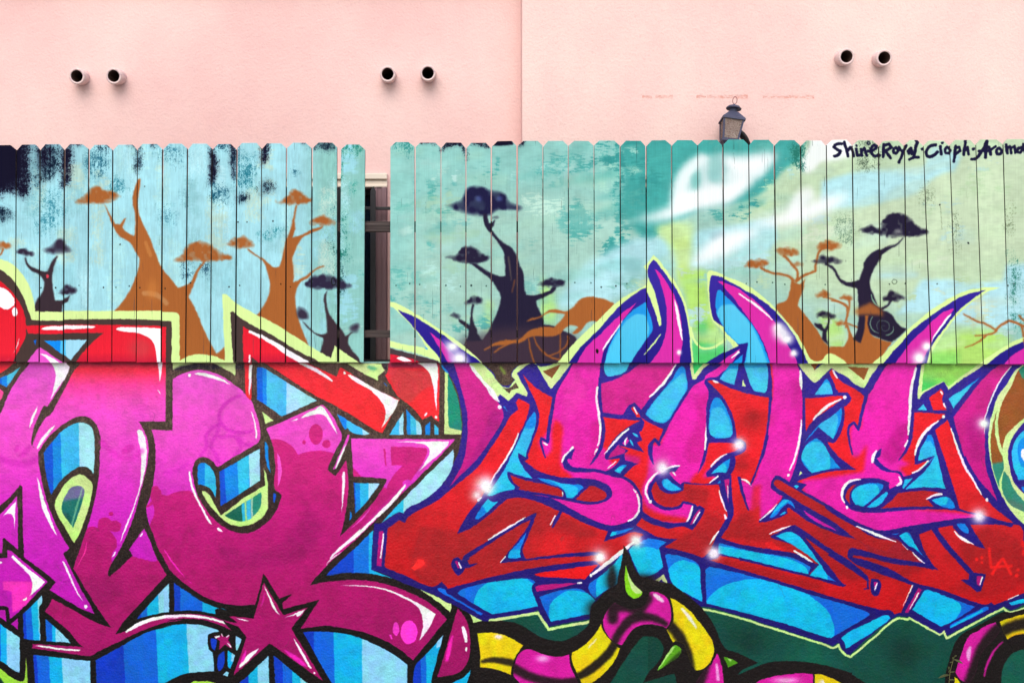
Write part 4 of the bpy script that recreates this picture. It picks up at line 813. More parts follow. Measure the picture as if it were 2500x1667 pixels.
f CB @C3 1310,440 1340,425 1410,450 1430,490 1860,735 1830,755 1500,560 1350,480
F CY @C4 575,540 700,490 900,445 1050,438 1150,490 1240,580 1190,650 1172,740 710,832 640,690
k CB @C4 500,520 1000,400 1200,520 1060,465 900,465 790,530 700,640 690,780 640,760
F CY @C4 1165,380 1330,260 1480,120 1558,0 1558,100 1500,385 1400,440 1240,555 1170,460
k CB @C4 1100,300 1300,250 1250,400 1270,560 1100,500
F CY @B4 1640,1180 1800,1080 1880,1050 2092,1092 2000,1160 2057,1390 1880,1500 @C4 1780,290 1700,130
k CB @B4 1750,1050 2200,1050 1980,1180 1900,1150 1780,1160
F CY @C5 120,40 150,25 300,50 470,110 525,170 545,400 562,588 400,510 210,390 150,180
k CB @C5 80,0 500,50 560,250 500,150 400,110 300,100 200,150 160,220 100,220
F CY @C5 600,210 650,175 1300,330 1800,490 2352,650 @C6 480,715 512,745 470,780 80,1005 50,1030 @C5 1990,1000 1600,870 1000,710 610,612
k CB @C5 560,150 1400,330 1100,325 900,370 750,440 650,530 600,600
k CB @C5 1800,480 2352,650 @C6 600,740 60,1050 85,950 70,850 0,700 @C5 1950,600
F CY @C6 165,1030 270,950 500,840 660,760 730,755 750,790 650,880 270,1130 220,1148 200,1080
F CY @C6 1015,690 1160,460 1220,455 1500,560 1762,655 1560,790 1360,892 1200,800
k CB @C6 1440,530 1800,640 1500,830 1590,720 1600,650 1560,600
F CB @C6 1470,870 1870,660 1930,655 1925,690 1700,800 1465,915
k CY @C6 1470,890 1840,690 1870,700 1465,920
f CY @C6 2175,605 2300,568 2480,540 2480,580 2200,635
f BR @C4 510,265 560,250 900,200 1280,148 1200,230 1120,325 900,310 560,290
f MD @C4 520,420 560,395 1030,370 800,430 540,472
s W 4-4 @C4 1035,370 1075,368
s W 6-9-9-6 @B4 1215,1470 1350,1370 1550,1210 1720,1080
e W 3.6:4.6 @B4 1190,1490
s W 2-5-2 @C6 2160,565 2290,512
# tentacle
f BK @B4 1580,1128 1640,1220 1700,1370 1780,1500 @C4 1850,310 2000,350 2150,380 @C5 210,390 400,530 560,670 700,870 830,1145 1000,1210 1225,1322 1200,1332 1050,1400 980,1470 1200,1375 1400,1312 1700,1305 2000,1345 2352,1445 @C6 300,1465 700,1700 @C4 -800,1700 @C3 1740,1568 1720,1000 1745,845 1850,830 @C4 0,825 150,825 300,850 450,930 600,1020 750,1060 850,1060 1000,1000 1130,900 1172,830 1190,680 1250,590 1380,460 1495,390 @B4 1515,1500 1550,1350
g BK/.8 18:30 @C4 1440,330
s BK/.7~5 14 @C4 1440,180 1440,420
g BK/.9 40:16 @C4 1800,330
g BK/.9 24:24 @C4 1250,680
F 06483c @C4 1420,1568 1600,1280 1800,1020 1900,1010 2000,1040 2055,1130 2040,1230 1960,1350 1850,1480 1780,1700 1300,1700
k 022a22/.4 @C4 1870,900 2200,900 2200,1700 1870,1700
l 063c32 @C4 1830,1550 2190,1450 2230,1620 1800,1620
F Y @C3 1790,975 1900,965 2050,975 2200,1030 2340,1115 2250,1240 2200,1380 2190,1468 2000,1400 1825,1380 1820,1200
S BK/.9~3 8-16-18 @C3 1850,1310 2000,1290 2220,1330
G W/.9 10:6 @C3 2040,1010
F d6149c @C4 330,1210 440,1155 560,1200 700,1240 800,1250 930,1220 950,1370 1030,1568 1040,1650 500,1650 265,1480 275,1350
S BK/.9~5 22-20 @C4 260,1380 500,1500 800,1560 1020,1540
G f0a0e0/.9 16:9 @C4 610,1270
F Y @C4 970,1195 1100,1120 1220,1000 1310,860 1350,960 1450,1080 1540,1150 1420,1370 1200,1560 1080,1560 1000,1400 960,1280
S BK/.95~4 20-22-18 @C4 1480,1080 1380,1230 1200,1390 1010,1500
S W/.9~2 3-9-3 @C4 1250,1040 1160,1140
F d6149c @C4 1340,790 1400,680 1480,600 1530,640 1700,690 1830,640 1870,550 1890,480 1990,480 2090,540 2140,660 2145,800 2090,910 1980,870 1870,860 1760,880 1660,960 1600,1050 1555,1110 1450,1060 1370,960 1335,850
S BK/.9~5 18-24-14 @C4 1470,1080 1560,920 1700,790 1900,780 2080,860
S BK/.9~6 26 @C4 1450,800 1450,660 1600,650 1760,700 1860,560
S fbd0ee~1 8-12-6 @C4 1950,510 2000,545 2050,590
F Y @C5 175,545 300,610 430,720 560,880 660,1020 700,1130 690,1240 640,1340 560,1400 490,1415 420,1300 350,1100 240,1060 210,1080 135,930 200,860 215,760 200,640
S BK/.95~5 24-26-24-16 @C5 160,860 280,1000 370,1180 440,1430
S W/.9~2 6-10-4 @C5 320,680 420,800 490,910
F d6149c @C5 735,1205 790,1350 820,1568 825,1650 450,1650 560,1440 660,1350
S BK/.9~6 40 @C5 560,1350 480,1600
S f4a8e4/.9~2 6-9 @C5 730,1340 750,1520
f 86d81a @C4 1610,150 1640,270 1700,380 1810,480 1780,530 1700,555 1630,510 1600,420 1593,300
f c8ee90 @C4 1620,210 1660,320 1720,400 1805,480 1760,500 1700,480 1650,380
F 5aa818 @C5 215,1120 260,1115 312,1160 290,1230 150,1340 20,1420 100,1280
k a8e070 @C5 200,1120 240,1130 100,1320 20,1420
k 1a3008/.8~3 @C5 250,1220 320,1170 200,1350 60,1420
F 4a9010 @C5 815,1255 900,1270 990,1325 870,1378
k b0dc80~1 @C5 860,1260 920,1285 900,1310
F d6149c @C5 1210,1562 1400,1490 1700,1450 1885,1455 1885,1700 1150,1700
G f4a0dc/.9 30:8 @C5 1560,1530
F Y @C5 1905,1460 2000,1465 2200,1555 2400,1700 1905,1700
G W/.9 16:6 @C5 2030,1545
f Y @C6 -60,1480 60,1510 200,1590 0,1640
# tentacle at the right edge
f BK @C6 1600,985 1500,1150 1430,1400 1400,1568 1390,1720 2500,1720 2500,620 2200,722 2110,710 1800,880
F d6149c @C6 1690,1010 1800,940 1900,880 2010,835 2040,890 2055,940 1990,1040 1880,1150 1800,1300 1770,1450 1700,1560 1600,1530 1535,1430 1580,1290
S BK/.95~7 30-34-30 @C6 2050,920 1900,1100 1790,1350 1700,1580
S f2a8e4/.9~2 6-12-5 @C6 1710,1140 1690,1200 1690,1290
s d6149c~1 3-6-4 @C6 2095,1075 1990,1190 1910,1350 1880,1480
F d8c20a @C6 2060,830 2150,800 2352,740 2500,700 2500,950 2300,980 2150,1040 2100,940
S BK/.95~5 26-30 @C6 2100,940 2250,880 2500,830
s d8a80a/.9 2-5-2 @C6 2160,1030 2250,985 2400,965
f 0a5446 @C6 2075,1600 2090,1430 2150,1280 2250,1190 2500,1160 2500,1720 2075,1720
f Y @C6 1520,1490 1560,1520 1610,1600 1520,1600
# star-burst sprays
g f6d8e8/.45 30 @B3 1870,420
g f6d8e8/.45 16 @B3 1770,540
g f6d8e8/.45 24 @B4 2040,195
g f6d8e8/.45 24 @B4 1725,1060
g f6d8e8/.45 26 @B4 1290,1260
g f6d8e8/.45 20 @B5 695,1220
g f6d8e8/.45 20 @A5 1000,1100
g f6d8e8/.45 22 @B6 1810,775
g f6d8e8/.45 20 @A6 1865,850
g W/1 20 @B3 1890,410
g W/.9 10 @B3 1910,460
g W/.7 9 @B3 1790,530
s W 4-6 @B3 1830,560 1800,590
g W/1 14 @B4 2040,205
g W 6 @B4 2030,225
g W/1 13 @B4 1725,1070
g W/1 14 @B4 1295,1275
g W/1 14 @B5 695,1220
g W 7 @B5 705,1240
g W/1 14 @A5 1000,1100
g W/1 14 @B6 1815,780
g W/1 11 @A6 1870,850
s W 2-4-1 @A6 1880,880 1880,970
"""
FENCE = """
@E1
l a4dae4 -60,-10 7100,-10 7100,1600 -60,1600
f 8ec6be~40 @E3 -100,-100 5000,-100 5000,2000 -100,2000
f a2cabc~60 @E3 700,500 1344,400 @E5 600,500 @E6 0,300 @F6 1500,900 @F3 300,900
f c2d8b4~60 @E5 900,100 @E6 0,-20 1500,-20 1500,1200 @F6 0,400 @F5 700,100 @E5 500,600
f c8dab8~30 @E6 600,250 1500,0 1500,800 500,800 100,600
# brushed teal and light strokes
b 46a6a0/.62~10 @E4 700,30 1400,30 1400,260 1240,420 1200,560 1050,730 780,840 740,700 880,580 780,480 800,330 700,280
f 46a6a0~14 @E4 850,20 1400,20 1400,300 1200,500 1060,720 900,560 900,330
f 46a6a0~9 @E5 -60,20 1000,20 985,190 850,260 800,330 650,440 470,480 300,520 0,670 -60,700
b a8dccc/.62~9 @E4 700,150 840,170 900,200 1030,220 1050,300 960,300 870,330 780,420 700,440
b b8dec8/.62~8 @E4 900,190 1000,200 1040,260 960,270 890,250
b a8dcd0/.62~8 @E4 700,110 860,100 990,100 990,150 880,140 700,160
b 4aaaa4/.62~9 @E4 230,260 420,170 700,180 690,270 560,280 330,290
b b0e0d8/.62~8 @E4 260,230 420,200 590,200 580,235 440,240 300,260
b a8dcd4/.62~11 @E4 0,280 300,280 520,290 690,380 500,330 200,330
b 58b0a8/.62~11 @E4 380,500 560,480 720,560 700,700 560,660 450,600
b 6ab8ac/.62~11 @E3 430,500 590,480 600,540 480,560
b 52aea6/.62~9 @E3 690,400 740,380 770,500 700,520
b 52aea6/.62~9 @E3 610,515 780,500 900,530 760,540
b 46a6a0/.62~10 @E3 1000,230 1180,195 1170,270 1060,300
b 46a6a0/.62~9 @E3 780,350 880,310 890,340 800,375
b 60b4ac/.62~12 @E3 600,340 770,270 770,330 640,380
b c0e8e4/.62~9 @E3 810,270 900,260 930,310 840,320
b 60b4ac/.62~10 @E3 640,750 740,735 730,800 660,800
b 70bcb0/.62~12 @F3 430,230 590,250 560,290 430,270
b 50aaa4/.62~12 @F3 425,320 500,320 560,380 480,420 425,370
b 60b4ac/.62~12 @F3 660,380 840,360 760,440 640,450
b b8e4dc/.62~12 @F3 640,120 900,180 900,320 660,300
b c4e8d8/.62~12 @E4 180,430 480,400 480,560 250,560
b 3c9c98/.62~11 @E4 800,750 880,740 870,830 740,830
f b2e0e6~14 @E4 620,900 900,740 1060,700 1230,720 1230,860 1040,900 @F4 960,300 640,420 430,410 500,300 620,160
f b0e0e4~9 @E5 0,720 120,690 600,600 800,560 830,700 700,830 300,900 @F5 0,150
f b2dfe4~8 @E6 -60,330 200,260 520,240 640,225 700,80 900,140 850,250 720,290 590,400 400,450 250,490 -60,510
f b6e2ea~8 @F6 340,190 600,185 600,215 340,220
f b4e0e8~9 @F6 620,230 900,230 920,260 1180,240 1200,130 1400,120 1400,430 1240,560 900,540 700,470 440,470 560,330
b bcd8b0/.62~10 @E5 640,440 800,420 820,560 640,560
b b8dcb4/.62~9 @E5 850,250 900,200 990,200 980,270 880,290
b c4e4c0/.62~9 @E5 720,360 810,330 810,400 740,400
f c4e08c~14 @E4 1120,640 1240,610 1344,640 1344,900 @F4 1250,330 @E4 1230,800
f c4e0a4/.7~14 @E5 0,640 80,610 260,600 250,700 60,720
f b6e26a/.9~10 @F5 150,170 350,170 390,500 480,620 420,700 300,720 230,560 190,350
f 54d070~9 @F5 240,650 480,690 400,830 230,830
g 40cc78/.6 16:20 @F5 310,560
f b4e070~16 @F6 700,640 1000,560 1250,640 1200,860 640,860
f 8ed868~14 @F6 640,720 880,720 880,860 640,860
f b8e878/.8~14 @F4 330,200 430,380 420,560 330,520
f b8e080/.8~14 @F3 1080,350 1130,400 1100,600 1060,560
f b4e060/.7~12 @F5 1080,430 1190,480 1290,620 1250,720 1160,680
# white sprayed clouds
f e8f2f2/.5~14 @E5 110,500 120,300 230,180 440,130 500,150 640,140 800,130 760,230 620,380 450,470 250,510
s fdfefe/.97~18 8-18-34-40 @E5 -120,578 0,560 120,525 230,460
s fdfefe/.8~11 36-34-26 @E5 150,480 170,350 220,250 310,170
s fdfefe/.97~15 40-56-50-30 @E5 200,460 330,430 470,400 600,320
s fdfefe/.97~19 24-50-44-8 @E5 480,170 560,215 690,205 815,140
s fafcfc/.7~15 34-44-30 @E5 500,290 580,280 690,250
s fafcfc/.5~9 24 @E5 340,190 320,300 380,380
f 6cb8b0/.6~9 @E5 225,300 290,240 300,330 250,390
f 9ccfca/.6~9 @E5 350,180 450,150 460,230 380,260
s fdfefe/.97~18 6-26-44-36-6 @E5 650,608 830,590 980,545 1090,505 1300,420
s fdfefe/.8~11 34-36 @E5 945,520 975,450 1020,415
s fdfefe/.97~19 4-34-52-36-6 @E5 230,895 380,800 470,745 560,700 700,660
s fafcfc/.6~9 24 @E5 390,770 470,700
s f6f9f6/.95~8 36-44-40 @E5 1020,220 1080,130 1110,60
f f4f8f4~8 @E5 1050,40 1170,30 1345,30 1335,150 1180,190 1080,190
f 8aacb8/.4~8 @E5 360,680 440,650 470,690 380,730
# dry-roller patches of old paint
@E1
f 120f26/.4~14 -80,30 235,30 228,180 215,400 170,440 110,400 60,390 30,410 -80,460
d 120f26/0.85~9 -80,30 235,30 228,180 215,400 170,440 110,400 60,390 30,410 -80,460
f 120f26~7 -60,40 160,45 165,170 120,300 30,370 -60,380
f 0e1c30/.4~14 -60,470 60,510 105,570 -60,620
d 0e1c30/0.6~9 -60,470 60,510 105,570 -60,620
f a4dce8~3 -60,440 0,445 60,480 105,515 60,500 -60,455
f 0e1c30/.4~16 272,80 340,50 430,90 400,250 330,300 275,380
d 0e1c30/0.6~11 272,80 340,50 430,90 400,250 330,300 275,380
f 120f26/.4~14 278,80 340,60 370,120 330,220 280,240
d 120f26/0.85~9 278,80 340,60 370,120 330,220 280,240
f 120f26/.4~12 440,90 500,60 510,200 480,340 440,370
d 120f26/0.85~7 440,90 500,60 510,200 480,340 440,370
f 120f26/.4~10 500,60 575,58 570,80 500,78
d 120f26/0.85~5 500,60 575,58 570,80 500,78
d 0e1c30/0.6~9 640,60 760,70 730,150 650,130
f 120f26/.4~9 870,62 918,70 915,85 870,74
d 120f26/0.85~4 870,62 918,70 915,85 870,74
f 0e1c30/.4~12 940,90 970,70 968,220 940,270
d 0e1c30/0.6~7 940,90 970,70 968,220 940,270
f 0e1c30/.4~10 1040,58 1095,65 1085,95 1040,80
d 0e1c30/0.6~5 1040,58 1095,65 1085,95 1040,80
d 3a7e94/0.42~14 1110,90 1280,90 1270,190 1115,190
d 2a6a80/0.42~10 1270,330 1300,340 1290,460 1270,470
d 3a7e94/0.42~12 1115,500 1190,490 1180,600 1115,590
d 3a8a9c/0.42~16 280,420 420,380 430,650 290,650
d 2a6a80/0.42~9 610,110 740,100 720,280 640,300
d 3a8a9c/.8~12 780,310 870,300 860,400 780,390
@E2
f 120f26/.4~10 328,95 350,110 378,210 355,330 328,360
d 120f26/0.85~5 328,95 350,110 378,210 355,330 328,360
d 1a5a72/0.6~10 330,340 440,380 460,470 340,480
f 120f26/.4~10 450,55 505,70 502,330 480,290 470,140
d 120f26/0.85~5 450,55 505,70 502,330 480,290 470,140
d 1a4a62/0.6~6 360,60 450,60 440,130 380,110
d 2a7c8e/0.42~12 508,150 640,170 640,350 510,370
f 0e1c30/.4~11 515,420 575,415 565,455 512,465
d 0e1c30/0.6~6 515,420 575,415 565,455 512,465
f 120f26/.4~10 672,75 725,55 715,120 688,215 672,215
d 120f26/0.85~5 672,75 725,55 715,120 688,215 672,215
f 0e1c30/.4~13 670,315 765,360 740,395 672,410
d 0e1c30/0.6~8 670,315 765,360 740,395 672,410
f 120f26/.4~8 945,45 980,45 975,70 950,65
d 120f26/0.85~3 945,45 980,45 975,70 950,65
f 0e1c30/.4~12 1012,65 1090,50 1180,70 1170,100 1120,125 1080,90 1014,110
d 0e1c30/0.6~7 1012,65 1090,50 1180,70 1170,100 1120,125 1080,90 1014,110
d 1a5a72/0.6~6 1130,510 1190,500 1185,535 1120,530
d 2a8a96/0.42~8 660,680 830,640 830,670 690,715
d 1a5a72/0.6~6 890,240 920,245 915,275 895,270
d 12504e/0.6~8 1140,720 @F2 1190,0 1240,60 1195,120
d 22504e/0.6~8 @F2 1192,60 1240,100 1220,330 1192,330
d 14405a/0.6~7 @F2 150,120 200,140 190,220 150,230
d 14405a/0.6~6 @F2 280,130 318,130 318,230 290,190
d 2a8a7c/0.42~9 @E3 88,70 250,60 255,130 180,150 110,170 92,340
d 0f8070/0.42~5 @E3 88,120 105,180 105,340 88,350
d 2a9a8a/0.42~9 @E3 140,360 210,350 220,400 160,410
d 1c7a6a/0.42~11 @E3 85,480 130,500 130,900 85,900
d 2a8a86/0.42~9 @E3 440,50 595,50 595,220 540,110 440,100
f 120f26/.4~9 @E3 615,68 640,55 740,52 750,75 690,66
d 120f26/0.85~4 @E3 615,68 640,55 740,52 750,75 690,66
f 120f26/.4~9 @E3 774,125 790,80 830,50 912,50 945,90 945,200 935,130 905,85 850,80 800,110
d 120f26/0.85~4 @E3 774,125 790,80 830,50 912,50 945,90 945,200 935,130 905,85 850,80 800,110
f 120f26/.4~9 @E3 975,62 1010,50 1080,52 1118,105 1060,80 1010,75
d 120f26/0.85~4 @E3 975,62 1010,50 1080,52 1118,105 1060,80 1010,75
f 120f26~2 @E3 1122,82 1150,44 1255,44 1270,72 1190,85
f 120f26/.4~8 @E4 178,80 220,40 225,60 190,85
d 120f26/0.85~3 @E4 178,80 220,40 225,60 190,85
d 2a7a6c/.9~9 @E5 920,80 990,60 990,250 950,240
d 4a5a4a/0.3~7 @E6 175,60 200,38 310,38 345,80 330,250 200,240
d 6a7a60/0.3~9 @E6 620,340 680,360 680,500 630,440
d 5a6a52/0.3~8 @E6 830,540 868,520 868,800 845,800
d 6a7a5a/0.3~7 @E6 1200,470 1240,480 1230,680 1205,680
d 2a7a6a/0.3~7 @F6 1222,30 1290,100 1280,350 1225,420
d 3a8a80/0.3~9 @F6 1225,430 1344,480 1344,600 1240,560
d 6a8a74/0.3~9 @E6 40,560 170,570 160,760 60,760
# brown trees
@E1
c aa6230~7 520,465 570,440 605,400 640,360 690,350 730,390 800,400 840,430 770,460 660,475 600,475 560,482
f aa6230~1.6 955,315 974,308 965,400 955,480 975,580 1020,670 1060,770 1100,880 @F1 1100,130 1160,200 1230,285 1270,275 1315,250 1344,190 @F2 290,105 300,112 250,180 220,260 182,350 240,460 290,580 360,720 372,742 432,690 430,830 120,830 @F1 1240,790 790,450 840,400 900,310 930,240 968,100 930,40 @E1 900,740 830,700 790,640 760,570 722,470 770,560 800,615 835,620 860,580 875,575 850,640 870,665 930,697 935,560 917,470 930,380
s d08a4a/.5~2 8 @E1 1010,740 1040,830
s d0a070/.5~2 12 @F1 1000,330 1080,340 1150,390
g c87a3a/.6 14:24 @F1 1050,300
c aa6230~7 @E2 60,855 130,830 170,770 240,735 310,735 350,770 400,810 490,830 470,860 320,865 200,865
c aa6230~7 @E2 430,760 470,735 520,700 560,690 640,760 580,775 500,770
c aa6230~7 @E2 755,460 840,440 880,390 910,375 990,430 1040,455 960,475 860,482
c aa6230~6 @E2 1000,610 1040,580 1110,555 1150,580 1190,612 1120,625 1050,620
f aa6230~1.6 @E2 905,485 918,485 900,600 905,640 885,705 950,685 1010,655 1070,640 1100,625 1085,650 1010,680 960,700 920,760 890,830 @F2 885,90 893,180 890,255 960,220 1020,180 1100,140 1110,148 1040,180 1000,215 930,265 908,330 905,400 940,540 1000,690 1060,760 640,470 700,390 730,280 700,150 660,90 580,35 575,20 670,85 750,150 795,150 830,20 @E2 835,740 870,650
c aa6230~6 @E1 -60,740 20,730 60,735 105,765 40,780 -60,780
s aa6230~1.4 5-3 @E1 40,780 20,820 -20,830
# dark trees, left
c 33283c~7 @E1 130,800 180,770 200,780 262,815 200,830
c 33283c~8 @E1 280,790 360,770 400,715 450,700 480,770 545,795 440,815 320,800
c 33283c~7 @F1 410,305 450,285 490,265 550,310 500,335 440,340
f 3a2c34~1.6 @F1 200,80 190,85 205,140 250,180 300,205 322,260 300,330 262,400 262,460 440,460 445,400 480,385 496,340 460,365 395,370 380,280 380,180 415,70 405,68 360,130 345,175 300,170 230,140 205,110
e d84050 3.4:4.6 @F1 343,207
c 2f2740~7 @F2 950,270 1040,215 1120,205 1190,225 1300,285 1240,300 1120,300 1000,290
c 3a3044~8 @F2 915,430 950,425 1005,490 960,510 920,490
c 3a3044~8 @F2 1260,580 1300,540 1344,530 1344,600 1290,600
f 3e2e36~1.6 @F2 1130,310 1105,350 1105,420 1120,500 1125,600 1090,610 1040,595 1000,560 950,510 1000,575 1095,635 1095,670 1075,730 1160,800 1344,830 1344,780 1270,680 1275,620 1300,600 1290,595 1250,620 1210,560 1150,490 1125,430 1120,350
# dark trees, middle
c 1e1c40~8 @E3 780,495 860,470 920,440 940,370 1040,360 1120,380 1200,400 1250,460 1344,490 1300,520 1180,520 1100,550 960,545 850,510
g 5a6ab0/.5 8:7 @E3 1030,440
g 5a6ab0/.5 7:6 @E3 1175,440
c 251f38~7 @E3 790,842 880,835 905,785 970,765 1040,805 1120,845 1080,865 960,882 860,860
c 251f38~6 @E3 1120,575 1160,560 1190,575 1150,585
f 262038~1.6 @E3 1060,540 1085,540 1098,605 1120,610 1145,585 1138,620 1120,650 1200,740 1260,780 1295,840 1310,900 @F4 195,140 218,200 222,290 235,335 300,335 400,305 410,280 440,285 420,320 370,345 305,375 310,410 345,480 350,540 420,550 560,620 575,650 530,720 470,860 @F3 800,860 925,690 950,640 1055,645 1120,540 1185,360 1140,270 1120,240 980,130 1010,125 1130,200 1215,210 1210,100 @E3 1205,810 1150,720 1090,650 1065,600
f 4a3640/.7~20 @F3 900,640 1344,560 @F4 600,640 450,860 @F3 880,860
s 7a6a5a/.6~1 3-4-2 @F4 115,80 130,180 135,240
s aa6230/.6~1 4-2 @F4 160,240 140,320
c 251f38~6 @F4 300,268 350,250 390,218 450,228 505,245 490,272 420,282 350,275
f 2a2436~1.6 @F3 985,400 1002,405 988,480 998,530 1018,570 1022,600 1060,650 945,650 962,600 960,570 905,530 893,505 912,508 970,545 975,470
c 251f38~6 @F3 900,398 950,375 990,340 1025,348 1062,380 1000,402
c 251f38~6 @F3 830,492 870,462 925,482 890,500
f aa6230~1.6 @F4 -20,690 60,655 180,640 250,580 330,555 420,560 470,510 500,468 440,462 385,458 340,485 235,515 270,493 330,480 390,440 440,435 500,450 550,430 580,390 620,360 700,350 770,365 835,395 770,470 720,522 680,515 640,540 610,580 560,608 545,598 590,560 540,545 500,560 460,605 380,622 320,615 250,625 210,655 120,675
s aa6230~1.4 3-4-5 @F3 1070,712 1150,672 1250,655 @F4 60,660
s aa6230~1.4 3-4-5 @F3 1140,728 1200,690 1250,665 @F4 100,650
s a05828~1.4 3-4-3 @F4 252,630 265,720 290,800
s a05828~1.4 3-4-4 @F4 290,620 320,690 400,760 470,775
s a05828~1.4 3-3 @F4 465,600 465,760
s a05828~1.4 4-3-3 @F4 520,620 500,690 390,750
# brown and dark trees, right
f aa6230~1.6 @F5 915,240 950,262 975,270 1008,232 985,330 958,412 1010,480 1080,570 1165,690 1255,712 1300,620 1280,540 1300,545 1320,600 1344,640 @F6 160,640 215,670 235,580 262,500 260,560 280,610 330,635 420,655 370,730 285,860 0,860 @F5 1000,860 900,560 810,430 830,400 880,378 897,345
s aa6230~1.4 7-5-6 @F5 930,245 890,210 790,190 710,155
s aa6230~1.4 7-5-6 @F5 950,240 958,185 910,120 865,75
s aa6230~1.4 7-5-6 @F5 950,250 1000,210 1078,180 1085,100 1115,35 @E5 1180,780
s aa6230~1.4 4 @F5 1285,560 1295,420 1220,380 1130,355
s aa6230~1.4 4 @F6 95,540 130,440 130,370
s aa6230~1.4 4 @F6 100,530 150,545 220,575
s aa6230~1.4 4 @F6 130,440 90,400 10,380
c aa6230~7 @F5 595,135 640,105 740,100 765,125 700,158 640,148
c aa6230~7 @F5 805,40 850,20 960,38 978,68 850,78
c aa6230~7 @F5 905,135 960,110 1000,135 940,150
c aa6230~7 @E5 1075,775 1120,735 1200,735 1260,760 1200,790 1100,785
c aa6230~6 @F5 1065,350 1120,302 1195,345 1110,362
c aa6230~6 @F6 60,365 110,335 170,365 120,378
c aa6230~6 @F6 30,535 80,500 100,530 60,545
c 262038~7 @F5 995,105 1090,98 1130,72 1170,78 1295,110 1200,127 1110,132
s 2a2238~1.4 5-7-9 @F5 1150,130 1205,170 1245,240 1300,268 @F6 190,262
c 262038~7 @E6 180,662 260,640 275,622 335,650 360,585 400,542 470,536 545,570 595,630 700,655 600,692 500,702 400,697 300,682
g 9a9a9a/.7 8:6 @E6 462,660
s 262038~1.4 2-5-14-22 @E6 495,705 450,750 380,785 300,830 260,890
f 282036~1.6 @F6 455,-8 375,30 335,110 300,170 275,230 275,290 300,350 335,425 410,460 470,540 520,560 500,590 420,655 330,630 265,600 215,675 155,640 190,560 185,300 80,270 200,240 240,140 300,70 370,15
s 282036~1.4 6-5-4 @F6 350,430 385,410 418,372
c 282036~7 @F6 310,357 370,350 410,302 450,315 520,358 430,378
f aa6230/.9~6 @F6 160,450 280,390 360,450 360,480 250,475 190,480
f aa6230~1.6 @F6 240,480 262,480 260,560 290,620 360,650 300,700 200,690 235,570
s 8ab89a/.65 2-3-1 @F6 290,490 277,515 275,545 285,572 305,590 335,602
s 8ab89a/.3 2-3-1 @F6 325,575 318,550 328,525 350,512 375,512 395,525 404,548 398,570 380,582 362,578 350,560 358,542 375,545
s 8ab89a/.65 2-3-1 @F6 380,610 420,590 430,550
s 8ab89a/.8 2-4-1 @F6 280,340 300,390 335,425
c 282036~6 @F5 1075,482 1140,448 1235,485 1160,500
f 282036~1.6 @F5 1165,500 1175,500 1165,570 1150,600 1170,690 1140,660 1120,640 1125,590 1090,565 1070,545 1068,530 1120,540 1138,575 1158,540
s aa6230~1.4 3-5-4 @F6 910,462 1010,515 1060,530 1135,575
s aa6230~1.4 5-6-7 @F6 1130,578 1180,530 1230,515 1344,560 1400,570
s aa6230~1.4 3-5 @F6 990,610 1100,600 1135,580
s aa6230~1.4 2-5 @F6 918,692 1000,660 1065,612
s aa6230~1.4 4-6 @F6 1288,480 1360,545
s aa6230~1.4 5-6 @F6 1305,545 1340,710
# left letters running up onto the boards
f LM @F1 -60,85 20,92 100,125 170,190 225,280 252,370 264,447 700,450 1210,452 1240,475 1243,770 @F2 122,780 200,748 270,740 350,755 430,785 412,340 440,340 490,385 640,470 800,560 900,620 1010,690 1150,770 1175,685 1200,705 1344,800 1344,860 @F1 -60,860
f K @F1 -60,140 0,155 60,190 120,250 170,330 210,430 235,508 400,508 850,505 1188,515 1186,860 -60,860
f LM @F1 1186,860 1188,790 1280,770 @F2 200,748 490,800 490,860
f 4a3a38 @F2 466,460 485,452 560,510 700,590 830,665 950,735 1060,790 1100,860 490,860
f 4a3a38/.6 @F1 -60,140 0,155 60,190 120,250 170,330 210,430 235,508 400,508 850,505 1188,515 1186,860 -60,860
f RD @F1 -60,215 0,230 60,275 130,350 180,440 200,540 195,620 160,700 110,790 90,860 -60,860
f RD @F1 195,546 400,540 1148,552 1148,860 500,860 600,710 720,598 215,600
g c4464a/.6 30:26 @F1 970,700
F S3 @F1 320,645 610,645 500,782
k S2 @F1 300,600 430,600 430,800 300,700
k S4 @F1 475,600 700,600 500,800 470,760
f PL @F1 290,690 440,790 520,860 170,860 210,790
f W @F1 290,735 330,740 420,790 470,860 390,860 360,790
f S1 @F1 250,645 270,640 262,680
f W @F1 -60,290 30,288 85,320 120,370 118,410 75,438 20,420 -60,360
e W 7.6:10.4 @F1 122,453
f W @F1 150,625 140,690 90,760 55,790 120,720
f W @F1 300,565 350,547 650,550 665,558 630,568 330,573
f W @F1 805,575 840,560 1110,568 1112,860 1085,860 1080,750 1070,680 1040,640 960,600 850,590
f RD @F2 545,550 980,790 1100,860 552,860
f 4a3a38 @F2 605,755 700,830 700,860 608,860
s W 6-9-14-14 @F2 595,585 720,650 840,725 980,805
s W 4-5 @F2 594,745 590,860
f LM @F3 424,390 480,400 600,465 760,570 920,680 1050,795 1100,860 760,860 770,790 690,712 610,590 470,440 424,420
f LM @F3 424,650 500,670 690,712 770,795 600,735 424,695
f 4a3a40 @F3 424,700 560,735 760,790 760,860 424,860
f RD @F3 424,740 520,760 620,790 680,860 424,860
f W @F3 475,770 510,758 580,790 520,792
f N @F3 485,443 540,465 600,490 770,600 900,700 1050,800 1100,860 770,860 765,770 690,680 600,570
f MP @F3 700,595 760,640 820,700 960,860 850,860 800,760
f CB @F3 668,695 692,712 675,712
f b8a8e0/.8~8 @F3 780,640 880,690 960,780 960,860 860,860
g W/1 13:10 @F3 850,690
g W/1 16:12 @F3 900,770
# horns over the middle boards
